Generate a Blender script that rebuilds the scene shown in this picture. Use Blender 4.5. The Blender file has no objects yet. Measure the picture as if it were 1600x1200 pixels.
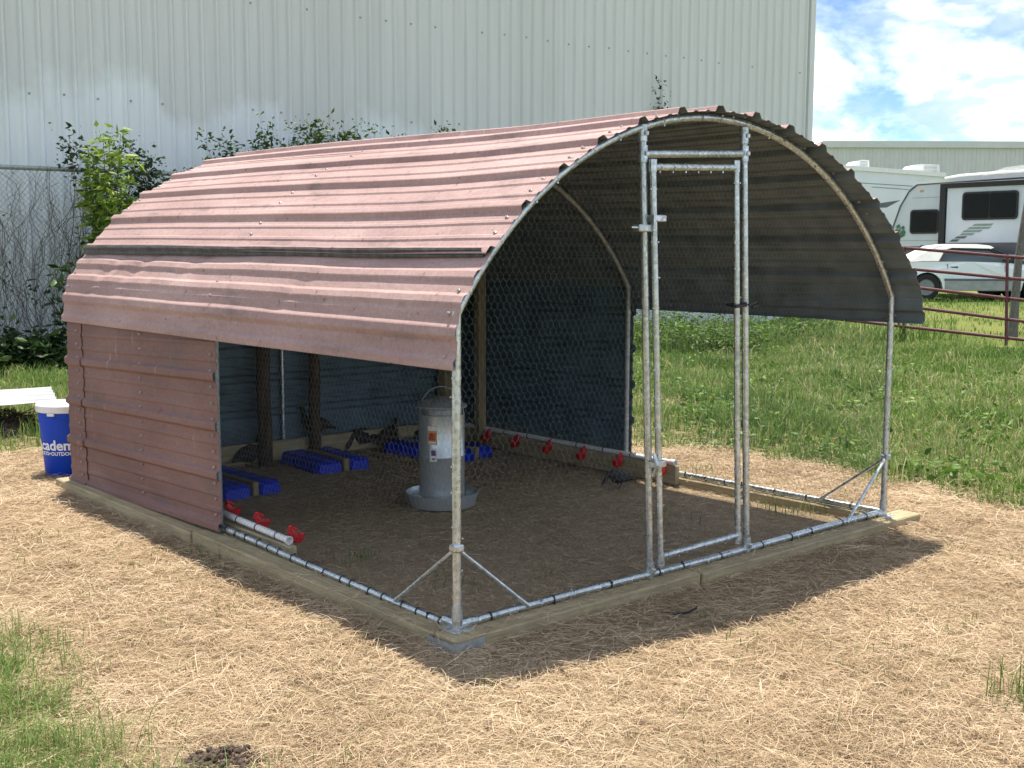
import bpy, math, random
import numpy as np
from mathutils import Vector, Matrix, noise as mnoise

random.seed(7); rng = np.random.default_rng(7)
R = math.radians
scene = bpy.context.scene
col = scene.collection

# ------------------------------------------------------------------ camera
CAM = Vector((-2.6715, -3.3891, 1.4121)); YAW, PIT, ROL, FPX = 0.71575, -0.11197, 0.00303, 1806.13
FW = Vector((math.sin(YAW)*math.cos(PIT), math.cos(YAW)*math.cos(PIT), math.sin(PIT)))
RT0 = Vector((math.cos(YAW), -math.sin(YAW), 0)); UP0 = RT0.cross(FW)
RT = RT0*math.cos(ROL)+UP0*math.sin(ROL); UPV = -RT0*math.sin(ROL)+UP0*math.cos(ROL)
cd = bpy.data.cameras.new('camera'); cam = bpy.data.objects.new('camera', cd); col.objects.link(cam)
m = Matrix((RT, UPV, -FW)).transposed().to_4x4(); m.translation = CAM
cam.matrix_world = m
cd.sensor_width = 36; cd.lens = FPX/1600*36; cd.clip_start = 0.05; cd.clip_end = 3000
scene.camera = cam
def at(px, py, depth):          # where a line of sight stands at a given distance
    return CAM + (FW + RT*((px-800)/FPX) - UPV*((py-600)/FPX))*depth

# ------------------------------------------------------------------ world, sun, exposure
SUNV = Vector((0.19, 0.25, 1.0)).normalized()       # towards the sun
elev = math.asin(SUNV.z); az = math.atan2(SUNV.x, SUNV.y)
world = bpy.data.worlds.new('World'); scene.world = world; world.use_nodes = True
wn, wl = world.node_tree.nodes, world.node_tree.links
wn.clear()
wo = wn.new('ShaderNodeOutputWorld'); bg = wn.new('ShaderNodeBackground'); bg.inputs['Strength'].default_value = 0.15
sky = wn.new('ShaderNodeTexSky'); sky.sky_type = 'NISHITA'; sky.sun_disc = False
sky.sun_elevation = elev; sky.sun_rotation = az; sky.air_density = 0.35; sky.dust_density = 0.0; sky.ozone_density = 3.0
tc = wn.new('ShaderNodeTexCoord'); mp = wn.new('ShaderNodeMapping'); mp.inputs['Scale'].default_value = (1.0, 1.0, 2.2)
mp.inputs['Location'].default_value = (0.4, 2.2, 1.9)
n1 = wn.new('ShaderNodeTexNoise'); n1.inputs['Scale'].default_value = 6.5; n1.inputs['Detail'].default_value = 9; n1.inputs['Roughness'].default_value = 0.58; n1.inputs['Distortion'].default_value = 0.35
cr = wn.new('ShaderNodeValToRGB'); cr.color_ramp.elements[0].position = 0.425; cr.color_ramp.elements[1].position = 0.61
n2 = wn.new('ShaderNodeTexNoise'); n2.inputs['Scale'].default_value = 17; n2.inputs['Detail'].default_value = 6
cc = wn.new('ShaderNodeValToRGB'); cc.color_ramp.elements[0].position = 0.42; cc.color_ramp.elements[1].position = 0.66
cc.color_ramp.elements[0].color = (1.35, 1.62, 2.0, 1); cc.color_ramp.elements[1].color = (4.5, 4.55, 4.6, 1)
mx = wn.new('ShaderNodeMixRGB')
wl.new(tc.outputs['Generated'], mp.inputs['Vector']); wl.new(mp.outputs['Vector'], n1.inputs['Vector']); wl.new(mp.outputs['Vector'], n2.inputs['Vector'])
wl.new(n1.outputs['Fac'], cr.inputs['Fac']); wl.new(n2.outputs['Fac'], cc.inputs['Fac'])
wl.new(cr.outputs['Color'], mx.inputs['Fac']); tn = wn.new('ShaderNodeMixRGB'); tn.blend_type = 'MULTIPLY'; tn.inputs['Fac'].default_value = 1; tn.inputs['Color2'].default_value = (0.47, 0.47, 0.43, 1); wl.new(sky.outputs['Color'], tn.inputs['Color1']); wl.new(tn.outputs['Color'], mx.inputs['Color1']); wl.new(cc.outputs['Color'], mx.inputs['Color2'])
wl.new(mx.outputs['Color'], bg.inputs['Color']); wl.new(bg.outputs['Background'], wo.inputs['Surface'])
sd = bpy.data.lights.new('sun', 'SUN'); sd.energy = 2.0; sd.angle = R(0.53); sd.color = (1.0, 0.94, 0.82)
so = bpy.data.objects.new('sun', sd); col.objects.link(so); so.rotation_euler = SUNV.to_track_quat('Z', 'Y').to_euler()
so.location = (0, 0, 30)
scene.view_settings.view_transform = 'Standard'; scene.view_settings.look = 'None'
scene.view_settings.gamma = 1; scene.view_settings.exposure = 2.06; scene.view_settings.use_curve_mapping = False
try:
    scene.cycles.max_bounces = 8; scene.cycles.diffuse_bounces = 4; scene.cycles.use_denoising = True
except Exception: pass

# ------------------------------------------------------------------ materials
def nodes_of(name):
    mt = bpy.data.materials.new(name); mt.use_nodes = True
    nt = mt.node_tree; return mt, nt.nodes, nt.links, nt.nodes['Principled BSDF']
def ramp(n, stops):
    r = n.new('ShaderNodeValToRGB'); e = r.color_ramp.elements
    while len(e) < len(stops): e.new(0.5)
    for k, (p, c) in enumerate(stops): e[k].position = p; e[k].color = (*c, 1) if len(c) == 3 else c
    return r
def coords(n, l, scale, kind='Object'):
    t = n.new('ShaderNodeTexCoord' if kind != 'Position' else 'ShaderNodeNewGeometry'); q = n.new('ShaderNodeMapping'); q.inputs['Scale'].default_value = scale if hasattr(scale, '__len__') else (scale,)*3
    l.new(t.outputs[kind], q.inputs['Vector']); return q.outputs['Vector']
def noise_n(n, l, vec, scale, detail=5, rough=0.55, dist=0):
    t = n.new('ShaderNodeTexNoise'); t.inputs['Scale'].default_value = scale; t.inputs['Detail'].default_value = detail
    t.inputs['Roughness'].default_value = rough; t.inputs['Distortion'].default_value = dist
    if vec is not None: l.new(vec, t.inputs['Vector'])
    return t.outputs['Fac']
def mixc(n, l, fac, a, b, mode='MIX'):
    x = n.new('ShaderNodeMixRGB'); x.blend_type = mode
    for s, v in (('Fac', fac), ('Color1', a), ('Color2', b)):
        if hasattr(v, 'links') or hasattr(v, 'is_linked'): l.new(v, x.inputs[s])
        elif isinstance(v, (int, float)): x.inputs[s].default_value = v
        else: x.inputs[s].default_value = (*v, 1)
    return x.outputs['Color']
def bump(n, l, b, h, strength=0.3, dist=0.01):
    q = n.new('ShaderNodeBump'); q.inputs['Strength'].default_value = strength; q.inputs['Distance'].default_value = dist
    l.new(h, q.inputs['Height']); l.new(q.outputs['Normal'], b.inputs['Normal'])
def simple(name, c, rough=0.6, metal=0.0, var=0.12, scale=18.0, bmp=0.1, spec=0.5):
    mt, n, l, b = nodes_of(name)
    v = coords(n, l, 1.0); f = noise_n(n, l, v, scale, 6)
    lo = tuple(max(0, k*(1-var)) for k in c); hi = tuple(min(1, k*(1+var)) for k in c)
    r = ramp(n, [(0.3, lo), (0.7, hi)]); l.new(f, r.inputs['Fac']); l.new(r.outputs['Color'], b.inputs['Base Color'])
    b.inputs['Roughness'].default_value = rough; b.inputs['Metallic'].default_value = metal; b.inputs['Specular IOR Level'].default_value = spec
    if bmp: bump(n, l, b, f, bmp, 0.004)
    return mt

def roof_paint(name, along, k=(1.0, 0.92, 0.91)):
    # faded maroon paint: chalky bloom, grime streaks across the ribs, scratches and rust specks
    mt, n, l, b = nodes_of(name)
    sc = (1.2, 0.35, 1.2) if along == 'y' else (1, 1, 1)
    v = coords(n, l, sc); v2 = coords(n, l, 1.0)
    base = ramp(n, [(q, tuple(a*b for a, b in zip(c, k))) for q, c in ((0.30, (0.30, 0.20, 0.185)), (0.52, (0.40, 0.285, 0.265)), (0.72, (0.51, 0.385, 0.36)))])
    l.new(noise_n(n, l, v, 2.0, 9, 0.68), base.inputs['Fac'])
    fine = ramp(n, [(0.35, (0.82, 0.82, 0.82)), (0.7, (1.12, 1.12, 1.12))]); l.new(noise_n(n, l, v2, 60, 4), fine.inputs['Fac'])
    c1 = mixc(n, l, 0.7, base.outputs['Color'], fine.outputs['Color'], 'MULTIPLY')
    st = ramp(n, [(0.56, (0, 0, 0)), (0.70, (1, 1, 1))]); l.new(noise_n(n, l, coords(n, l, (2.5, 0.9, 2.5)), 2.1, 9, 0.7), st.inputs['Fac'])
    c2 = mixc(n, l, mul(n, l, st.outputs['Color'], 0.6), c1, (0.12, 0.095, 0.088))
    ch = ramp(n, [(0.62, (0, 0, 0)), (0.75, (1, 1, 1))]); l.new(noise_n(n, l, coords(n, l, (0.6, 3.5, 0.6)), 3.1, 7, 0.7), ch.inputs['Fac'])
    c3 = mixc(n, l, mul(n, l, ch.outputs['Color'], 0.55), c2, (0.60, 0.47, 0.45))
    sp = ramp(n, [(0.70, (0, 0, 0)), (0.74, (1, 1, 1))]); l.new(noise_n(n, l, v2, 26, 2, 0.4), sp.inputs['Fac'])
    c4 = mixc(n, l, mul(n, l, sp.outputs['Color'], 0.55), c3, (0.10, 0.055, 0.045))
    l.new(c4, b.inputs['Base Color']); b.inputs['Roughness'].default_value = 0.58; b.inputs['Specular IOR Level'].default_value = 0.3
    bump(n, l, b, noise_n(n, l, v, 6, 6), 0.18, 0.012)
    return mt
def mul(n, l, c, k):
    q = n.new('ShaderNodeMath'); q.operation = 'MULTIPLY'; q.inputs[1].default_value = k; l.new(c, q.inputs[0]); return q.outputs[0]

def wood(name, lo, hi, axis=0, rough=0.8):
    mt, n, l, b = nodes_of(name)
    s = [14, 14, 14]; s[axis] = 0.9
    f = noise_n(n, l, coords(n, l, tuple(s)), 3.0, 8, 0.65, 0.4)
    r = ramp(n, [(0.3, lo), (0.68, hi)]); l.new(f, r.inputs['Fac'])
    g = ramp(n, [(0.45, (0, 0, 0)), (0.72, (1, 1, 1))]); l.new(noise_n(n, l, coords(n, l, 1.0), 7, 6, 0.7), g.inputs['Fac'])
    c = mixc(n, l, mul(n, l, g.outputs['Color'], 0.45), r.outputs['Color'], tuple(k*0.55 for k in lo))
    l.new(c, b.inputs['Base Color']); b.inputs['Roughness'].default_value = rough; bump(n, l, b, f, 0.5, 0.006)
    return mt

def galv(name, c=(0.50, 0.525, 0.53), rough=0.42, metal=0.75):
    mt, n, l, b = nodes_of(name)
    v = coords(n, l, 1.0)
    vo = n.new('ShaderNodeTexVoronoi'); vo.inputs['Scale'].default_value = 55; l.new(v, vo.inputs['Vector'])
    r = ramp(n, [(0.0, tuple(k*0.72 for k in c)), (1.0, tuple(min(1, k*1.2) for k in c))]); l.new(vo.outputs['Color'], r.inputs['Fac'])
    d = ramp(n, [(0.5, (1, 1, 1)), (0.72, (0.72, 0.72, 0.71))]); l.new(noise_n(n, l, v, 9, 7, 0.7), d.inputs['Fac'])
    l.new(mixc(n, l, 1.0, r.outputs['Color'], d.outputs['Color'], 'MULTIPLY'), b.inputs['Base Color'])
    rr = ramp(n, [(0.2, (rough-0.1,)*3), (0.8, (rough+0.15,)*3)]); l.new(vo.outputs['Distance'], rr.inputs['Fac']); l.new(rr.outputs['Color'], b.inputs['Roughness'])
    b.inputs['Metallic'].default_value = metal
    return mt

def tinted(name, stops, rough=0.7, trans=0.0, spec=0.3):
    # leaves, blades and straws: every piece takes its own tint from the stored attribute
    mt, n, l, b = nodes_of(name)
    a = n.new('ShaderNodeAttribute'); a.attribute_name = 'tint'
    r = ramp(n, stops); l.new(a.outputs['Fac'], r.inputs['Fac']); l.new(r.outputs['Color'], b.inputs['Base Color'])
    b.inputs['Roughness'].default_value = rough; b.inputs['Specular IOR Level'].default_value = spec
    if trans:
        t = n.new('ShaderNodeBsdfTranslucent'); l.new(r.outputs['Color'], t.inputs['Color'])
        s = n.new('ShaderNodeMixShader'); s.inputs['Fac'].default_value = trans
        l.new(b.outputs['BSDF'], s.inputs[1]); l.new(t.outputs['BSDF'], s.inputs[2]); l.new(s.outputs['Shader'], n['Material Output'].inputs['Surface'])
    return mt

M = {}
M['roof'] = roof_paint('roof_paint', 'y')
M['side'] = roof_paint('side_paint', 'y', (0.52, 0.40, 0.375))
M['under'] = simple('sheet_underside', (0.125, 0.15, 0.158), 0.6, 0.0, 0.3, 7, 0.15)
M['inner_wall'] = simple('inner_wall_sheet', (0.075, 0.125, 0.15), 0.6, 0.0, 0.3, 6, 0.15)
M['lap'] = simple('weathered_black_lap', (0.06, 0.056, 0.055), 0.5, 0.2, 0.6, 22, 0.4)
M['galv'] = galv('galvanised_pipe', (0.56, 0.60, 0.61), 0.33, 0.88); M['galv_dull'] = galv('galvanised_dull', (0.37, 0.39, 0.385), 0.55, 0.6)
M['feeder'] = simple('feeder_steel', (0.52, 0.55, 0.545), 0.33, 0.6, 0.08, 30, 0.0)
M['wire'] = simple('mesh_wire', (0.19, 0.20, 0.195), 0.55, 0.4, 0.1, 5, 0)
M['beam_x'] = wood('treated_pine_x', (0.26, 0.20, 0.11), (0.48, 0.395, 0.235), 0)
M['beam_y'] = wood('treated_pine_y', (0.26, 0.20, 0.11), (0.48, 0.395, 0.235), 1)
M['post_tan'] = wood('tan_post', (0.20, 0.15, 0.075), (0.37, 0.29, 0.155), 2)
M['post_dark'] = wood('dark_bark_post', (0.028, 0.019, 0.013), (0.11, 0.075, 0.05), 2, 0.9)
M['blue'] = simple('blue_plastic', (0.004, 0.036, 0.50), 0.5, 0, 0.18, 9, 0.05)
M['bucket'] = simple('bucket_blue', (0.004, 0.055, 0.46), 0.5, 0, 0.08, 4, 0.03, 0.3)
M['red'] = simple('red_plastic', (0.52, 0.012, 0.016), 0.4, 0, 0.12, 30, 0.02)
M['white'] = simple('white_plastic', (0.74, 0.74, 0.72), 0.45, 0, 0.06, 12, 0.03)
M['black'] = simple('black_plastic', (0.012, 0.012, 0.013), 0.5, 0, 0.2, 30, 0)
M['screw'] = simple('screw_head', (0.42, 0.36, 0.34), 0.45, 0.6, 0.3, 40, 0)
M['sheetwhite'] = simple('white_scrap_sheet', (0.42, 0.43, 0.43), 0.45, 0, 0.1, 4, 0.1)
M['feather'] = simple('slate_feathers', (0.028, 0.027, 0.028), 0.8, 0, 0.7, 120, 0.3)
M['feather_b'] = simple('brown_feathers', (0.042, 0.031, 0.023), 0.8, 0, 0.8, 110, 0.3)
M['redpipe'] = simple('maroon_gate_paint', (0.115, 0.028, 0.034), 0.5, 0.1, 0.35, 14, 0.1)
M['trunk'] = wood('grey_trunk', (0.085, 0.075, 0.062), (0.22, 0.20, 0.175), 2, 0.95)
M['stem'] = simple('plant_stem', (0.11, 0.085, 0.05), 0.9, 0, 0.3, 30, 0)
M['dead'] = simple('dead_vine', (0.14, 0.12, 0.09), 0.95, 0, 0.3, 20, 0)
M['chain'] = simple('chain_link_wire', (0.23, 0.235, 0.22), 0.6, 0.4, 0.3, 8, 0)
M['leaf'] = tinted('leaf_green', [(0, (0.018, 0.036, 0.012)), (0.5, (0.042, 0.082, 0.022)), (0.85, (0.085, 0.145, 0.03)), (1, (0.19, 0.21, 0.04))], 0.5, 0.3, 0.35)
M['leaf_bright'] = tinted('leaf_bright', [(0, (0.045, 0.10, 0.018)), (0.5, (0.11, 0.21, 0.03)), (1, (0.28, 0.37, 0.05))], 0.5, 0.35, 0.35)
M['grass'] = tinted('grass_blade', [(0, (0.05, 0.09, 0.022)), (0.4, (0.128, 0.215, 0.047)), (0.70, (0.205, 0.30, 0.08)), (0.87, (0.34, 0.335, 0.15)), (1, (0.54, 0.46, 0.28))], 0.6, 0.42, 0.25)
M['straw'] = tinted('dry_straw', [(0, (0.13, 0.088, 0.05)), (0.3, (0.335, 0.235, 0.14)), (0.7, (0.54, 0.40, 0.255)), (1, (0.69, 0.56, 0.40))], 0.75, 0.12, 0.25)
M['soil'] = simple('dark_soil', (0.085, 0.058, 0.042), 0.95, 0, 0.6, 40, 0.8)

# ground: straw litter, coop floor soil coloured paler to lift its shade, grass under the field
def ground_mat():
    mt, n, l, b = nodes_of('ground_litter')
    v = coords(n, l, 1.0)
    big = noise_n(n, l, v, 1.3, 6, 0.6); fine = noise_n(n, l, v, 75, 6, 0.75, 1.6); mid = noise_n(n, l, v, 9, 6, 0.65, 0.5)
    st = ramp(n, [(0.28, (0.24, 0.17, 0.10)), (0.45, (0.40, 0.295, 0.18)), (0.62, (0.52, 0.395, 0.255)), (0.8, (0.64, 0.50, 0.34))]); l.new(fine, st.inputs['Fac'])
    pa = ramp(n, [(0.3, (0.66, 0.62, 0.57)), (0.6, (1.08, 1.06, 1.02))]); l.new(mid, pa.inputs['Fac'])
    straw = mixc(n, l, 0.8, st.outputs['Color'], pa.outputs['Color'], 'MULTIPLY')
    so_ = ramp(n, [(0.3, (0.30, 0.235, 0.155)), (0.55, (0.45, 0.365, 0.25)), (0.75, (0.58, 0.48, 0.34))]); l.new(fine, so_.inputs['Fac'])
    gr = ramp(n, [(0.3, (0.08, 0.115, 0.03)), (0.55, (0.17, 0.215, 0.06)), (0.78, (0.30, 0.29, 0.12))]); l.new(fine, gr.inputs['Fac'])
    yl = ramp(n, [(0.42, (0.85, 0.9, 0.8)), (0.62, (1.45, 1.2, 1.3))]); l.new(noise_n(n, l, v, 0.45, 6, 0.65), yl.inputs['Fac'])
    grc = mixc(n, l, 0.7, gr.outputs['Color'], yl.outputs['Color'], 'MULTIPLY')
    ag = n.new('ShaderNodeAttribute'); ag.attribute_name = 'grass'; ab = n.new('ShaderNodeAttribute'); ab.attribute_name = 'bare'
    c = mixc(n, l, ab.outputs['Fac'], straw, so_.outputs['Color']); c = mixc(n, l, ag.outputs['Fac'], c, grc)
    l.new(c, b.inputs['Base Color']); b.inputs['Roughness'].default_value = 0.95; b.inputs['Specular IOR Level'].default_value = 0.1
    bump(n, l, b, fine, 0.9, 0.03)
    return mt
M['ground'] = ground_mat()

def wall_mat():
    # cream siding, fresher bluish-white paint rolled on the lower part with a wandering edge
    mt, n, l, b = nodes_of('warehouse_siding')
    v = coords(n, l, 1.0, 'Position'); sep = n.new('ShaderNodeSeparateXYZ'); l.new(v, sep.inputs[0])
    w = noise_n(n, l, coords(n, l, (1.0, 1.0, 0.6), 'Position'), 0.55, 5, 0.6)
    a = n.new('ShaderNodeMath'); a.operation = 'MULTIPLY_ADD'; a.inputs[1].default_value = 3.4; l.new(w, a.inputs[0]); l.new(sep.outputs['Z'], a.inputs[2])
    a2 = n.new('ShaderNodeMath'); a2.operation = 'MULTIPLY_ADD'; a2.inputs[1].default_value = 0.15; l.new(sep.outputs['X'], a2.inputs[0]); l.new(a.outputs[0], a2.inputs[2])
    mr = n.new('ShaderNodeMapRange'); mr.inputs['From Min'].default_value = 5.75; mr.inputs['From Max'].default_value = 6.05; l.new(a2.outputs[0], mr.inputs['Value'])
    st = ramp(n, [(0.3, (0.93, 0.93, 0.92)), (0.7, (1.03, 1.03, 1.03))]); l.new(noise_n(n, l, coords(n, l, (5, 5, 0.25), 'Position'), 2.0, 6, 0.6), st.inputs['Fac'])
    c = mixc(n, l, mr.outputs['Result'], (0.77, 0.81, 0.82), (0.65, 0.67, 0.655))
    oi = n.new('ShaderNodeObjectInfo'); pr = ramp(n, [(0.0, (0.945, 0.945, 0.94)), (1.0, (1.0, 1.0, 1.0))]); l.new(oi.outputs['Random'], pr.inputs['Fac'])
    c = mixc(n, l, 1.0, c, pr.outputs['Color'], 'MULTIPLY')
    dr = ramp(n, [(0.60, (1, 1, 1)), (0.78, (0.80, 0.79, 0.76))]); l.new(noise_n(n, l, coords(n, l, (9, 9, 0.12), 'Position'), 1.6, 7, 0.7), dr.inputs['Fac']); c = mixc(n, l, 0.8, c, dr.outputs['Color'], 'MULTIPLY')
    l.new(mixc(n, l, 1.0, c, st.outputs['Color'], 'MULTIPLY'), b.inputs['Base Color']); b.inputs['Roughness'].default_value = 0.55
    return mt
M['siding'] = wall_mat()
M['siding2'] = simple('far_siding', (0.54, 0.545, 0.54), 0.6, 0, 0.06, 1.5, 0)
M['rvwhite'] = simple('rv_white', (0.66, 0.69, 0.72), 0.35, 0, 0.04, 2, 0)
M['rvgrey'] = simple('rv_grey', (0.56, 0.60, 0.66), 0.35, 0, 0.05, 2, 0)
M['rvdark'] = simple('rv_dark', (0.10, 0.105, 0.115), 0.4, 0, 0.1, 4, 0)
M['rvgreen'] = simple('rv_green', (0.05, 0.16, 0.085), 0.4, 0, 0.2, 9, 0)
M['rvsage'] = simple('rv_sage', (0.20, 0.27, 0.24), 0.4, 0, 0.2, 9, 0)
M['glass'] = simple('dark_glass', (0.004, 0.005, 0.007), 0.12, 0, 0.1, 3, 0, 0.25)
M['carpaint'] = simple('car_white', (0.76, 0.79, 0.81), 0.25, 0, 0.04, 3, 0)
M['cargrey'] = simple('car_grey_lower', (0.30, 0.31, 0.30), 0.4, 0, 0.15, 5, 0)
M['softtop'] = simple('white_vinyl_top', (0.72, 0.70, 0.66), 0.7, 0, 0.06, 6, 0.05)
M['tyre'] = simple('tyre_rubber', (0.018, 0.018, 0.018), 0.85, 0, 0.2, 20, 0.1)
M['alloy'] = simple('alloy_rim', (0.20, 0.205, 0.21), 0.4, 0.6, 0.1, 10, 0)
M['tinted'] = simple('tinted_glass', (0.035, 0.05, 0.06), 0.06, 0, 0.1, 3, 0)
M['label_o'] = simple('label_orange', (0.62, 0.30, 0.05), 0.5, 0, 0.3, 60, 0)
M['label_w'] = simple('label_white', (0.70, 0.68, 0.66), 0.5, 0, 0.1, 60, 0)
M['label_r'] = simple('label_red', (0.35, 0.04, 0.04), 0.5, 0, 0.3, 60, 0)
M['label_p'] = simple('label_purple', (0.10, 0.05, 0.16), 0.5, 0, 0.3, 60, 0)
M['text'] = simple('white_print', (0.78, 0.79, 0.82), 0.5, 0, 0.03, 10, 0)

# ------------------------------------------------------------------ mesh helpers
class MB:
    def __init__(s): s.v = []; s.f = []; s.m = []
    def add(s, vs, fs, mi=0):
        o = len(s.v); s.v += [tuple(p) for p in vs]; s.f += [tuple(i+o for i in f) for f in fs]; s.m += [mi]*len(fs)
    def box(s, c, d, rot=None, mi=0, bev=0.0):
        x, y, z = (k/2 for k in d); rot = rot or Matrix.Identity(3); c = Vector(c)
        if bev <= 0:
            vs = [c+rot@Vector((a*x, b*y, e*z)) for a in (-1, 1) for b in (-1, 1) for e in (-1, 1)]
            s.add(vs, [(0, 1, 3, 2), (4, 6, 7, 5), (0, 4, 5, 1), (2, 3, 7, 6), (0, 2, 6, 4), (1, 5, 7, 3)], mi); return
        # chamfered box: 24 verts
        vs = []; idx = {}
        for a in (-1, 1):
            for b in (-1, 1):
                for e in (-1, 1):
                    for k in range(3):
                        q = [a*(x-bev), b*(y-bev), e*(z-bev)]; q[k] = (a*x, b*y, e*z)[k]
                        idx[(a, b, e, k)] = len(vs); vs.append(c+rot@Vector(q))
        fs = []
        for k in range(3):
            o = [i for i in range(3) if i != k]
            for sg in (-1, 1):
                L = []
                for p, q in ((-1, -1), (1, -1), (1, 1), (-1, 1)):
                    t = [0, 0, 0]; t[k] = sg; t[o[0]] = p; t[o[1]] = q; L.append(idx[(*t, k)])
                fs.append(tuple(L) if (sg > 0) == (k != 1) else tuple(reversed(L)))
        for k in range(3):
            o = [i for i in range(3) if i != k]
            for p in (-1, 1):
                for q in (-1, 1):
                    t0 = [0]*3; t1 = [0]*3; t0[k] = -1; t1[k] = 1
                    for t in (t0, t1): t[o[0]] = p; t[o[1]] = q
                    fs.append((idx[(*t0, o[0])], idx[(*t1, o[0])], idx[(*t1, o[1])], idx[(*t0, o[1])]))
        for a in (-1, 1):
            for b in (-1, 1):
                for e in (-1, 1): fs.append((idx[(a, b, e, 0)], idx[(a, b, e, 1)], idx[(a, b, e, 2)]))
        s.add(vs, fs, mi)
    def tube(s, pts, r, n=8, mi=0, caps=True):
        pts = [Vector(p) for p in pts]; rs = r if hasattr(r, '__len__') else [r]*len(pts)
        ref = None; rings = []; o0 = len(s.v)
        for i, p in enumerate(pts):
            t = (pts[min(i+1, len(pts)-1)]-pts[max(i-1, 0)]).normalized()
            if ref is None:
                ref = Vector((0, 0, 1)) if abs(t.z) < 0.9 else Vector((1, 0, 0))
            a = (ref - t*ref.dot(t)).normalized(); b = t.cross(a); ref = a
            rings.append([p + a*(rs[i]*math.cos(2*math.pi*k/n)) + b*(rs[i]*math.sin(2*math.pi*k/n)) for k in range(n)])
        vs = [q for rg in rings for q in rg]; fs = []
        for i in range(len(pts)-1):
            for k in range(n): fs.append((i*n+k, i*n+(k+1) % n, (i+1)*n+(k+1) % n, (i+1)*n+k))
        if caps: fs.append(tuple(reversed(range(n)))); fs.append(tuple((len(pts)-1)*n+k for k in range(n)))
        s.add(vs, fs, mi)
    def lathe(s, prof, c=(0, 0, 0), n=28, mi=0, axis=None):
        c = Vector(c); A = (axis.to_track_quat('Z', 'Y').to_matrix() if axis is not None else Matrix.Identity(3)); vs = []; fs = []
        for r, z in prof:
            for k in range(n): vs.append(c+A@Vector((r*math.cos(2*math.pi*k/n), r*math.sin(2*math.pi*k/n), z)))
        for i in range(len(prof)-1):
            for k in range(n): fs.append((i*n+k, i*n+(k+1) % n, (i+1)*n+(k+1) % n, (i+1)*n+k))
        if prof[0][0] > 1e-4: fs.append(tuple(reversed(range(n))))
        if prof[-1][0] > 1e-4: fs.append(tuple((len(prof)-1)*n+k for k in range(n)))
        s.add(vs, fs, mi)
    def prism(s, poly, y0, y1, mi=0):       # poly in (x,z), extruded along y
        n = len(poly); vs = [(x, y0, z) for x, z in poly]+[(x, y1, z) for x, z in poly]
        fs = [tuple(range(n)), tuple(reversed(range(n, 2*n)))]+[(i, i+n, (i+1) % n+n, (i+1) % n) for i in range(n)]
        s.add(vs, fs, mi)
    def build(s, name, mat, parent=None, smooth=False, label=None):
        me = bpy.data.meshes.new(name); me.from_pydata(s.v, [], s.f)
        for q in (mat if isinstance(mat, (list, tuple)) else [mat]): me.materials.append(q)
        if any(s.m): me.polygons.foreach_set('material_index', s.m)
        if smooth:
            me.polygons.foreach_set('use_smooth', [True]*len(me.polygons))
            try: me.set_sharp_from_angle(angle=R(38))
            except Exception: pass
        me.update(); o = bpy.data.objects.new(name, me); col.objects.link(o)
        if parent is not None: o.parent = parent
        if label: o['label'] = label
        return o
def np_obj(name, V, F, mat, parent=None, tint=None, smooth=False):
    me = bpy.data.meshes.new(name); V = np.asarray(V, np.float32); F = np.asarray(F, np.int32)
    me.vertices.add(len(V)); me.vertices.foreach_set('co', V.ravel())
    me.loops.add(F.size); me.loops.foreach_set('vertex_index', F.ravel())
    me.polygons.add(len(F)); me.polygons.foreach_set('loop_start', np.arange(0, F.size, F.shape[1], dtype=np.int32))
    if smooth: me.polygons.foreach_set('use_smooth', np.ones(len(F), bool))
    if tint is not None:
        at_ = me.attributes.new('tint', 'FLOAT', 'POINT'); at_.data.foreach_set('value', np.asarray(tint, np.float32))
    me.materials.append(mat); me.update(calc_edges=True); me.validate()
    o = bpy.data.objects.new(name, me); col.objects.link(o)
    if parent is not None: o.parent = parent
    return o
def tag(o, label=None, cat=None, group=None, kind=None):
    if label: o['label'] = label
    if cat: o['category'] = cat
    if group: o['group'] = group
    if kind: o['kind'] = kind
    return o
def empty(name, loc=(0, 0, 0), rz=0.0):
    o = bpy.data.objects.new(name, None); o.empty_display_size = 0.2; o.location = loc; o.rotation_euler = (0, 0, rz); col.objects.link(o); return o
def RZ(a): return Matrix.Rotation(a, 3, 'Z')
def nz(x, y, z=0.0): return mnoise.noise(Vector((x, y, z)))
def sm(a, b, x):
    t = min(1, max(0, (x-a)/(b-a))); return t*t*(3-2*t)

# ------------------------------------------------------------------ ground
G0 = -0.075
W, L = 3.0, 3.91
FD = Vector((math.sin(YAW), math.cos(YAW), 0))
def depth_of(x, y): return (x-CAM.x)*FD.x+(y-CAM.y)*FD.y
def gz(x, y, micro=True):
    d = depth_of(x, y); side = (x-CAM.x)*RT0.x+(y-CAM.y)*RT0.y
    z = G0 + 0.42*sm(19.5, 27, d)*sm(3, 7, side)
    if micro and d < 40:
        inside = sm(-0.15, 0.05, x)*sm(W+0.15, W-0.05, x)*sm(-0.15, 0.05, y)*sm(L+0.15, L-0.05, y) if False else (1.0 if -0.16 < x < W+0.16 and -0.16 < y < L+0.2 else 0.0)
        k = 0.35 if inside else 1.0
        z += k*(0.022*nz(x*1.1, y*1.1, 3.1)+0.010*nz(x*4, y*4, 1.7)+0.004*nz(x*13, y*13, 5.2))
        # litter heaped against the base timbers
        e = min(abs(y+0.15) if -0.2 < x < W+0.2 else 9, abs(x+0.15) if -0.2 < y < L+0.2 else 9)
        if e < 0.2 and not inside: z += 0.010*(1-e/0.2)*(0.5+0.9*nz(x*2.3, y*2.3, 8.8))
        dp = math.hypot(x+1.18, y+0.33)
        if dp < 0.3: z -= 0.01*(1-sm(0.0, 0.11, dp)) - 0.012*math.exp(-((dp-0.14)/0.05)**2)
    return z
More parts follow.
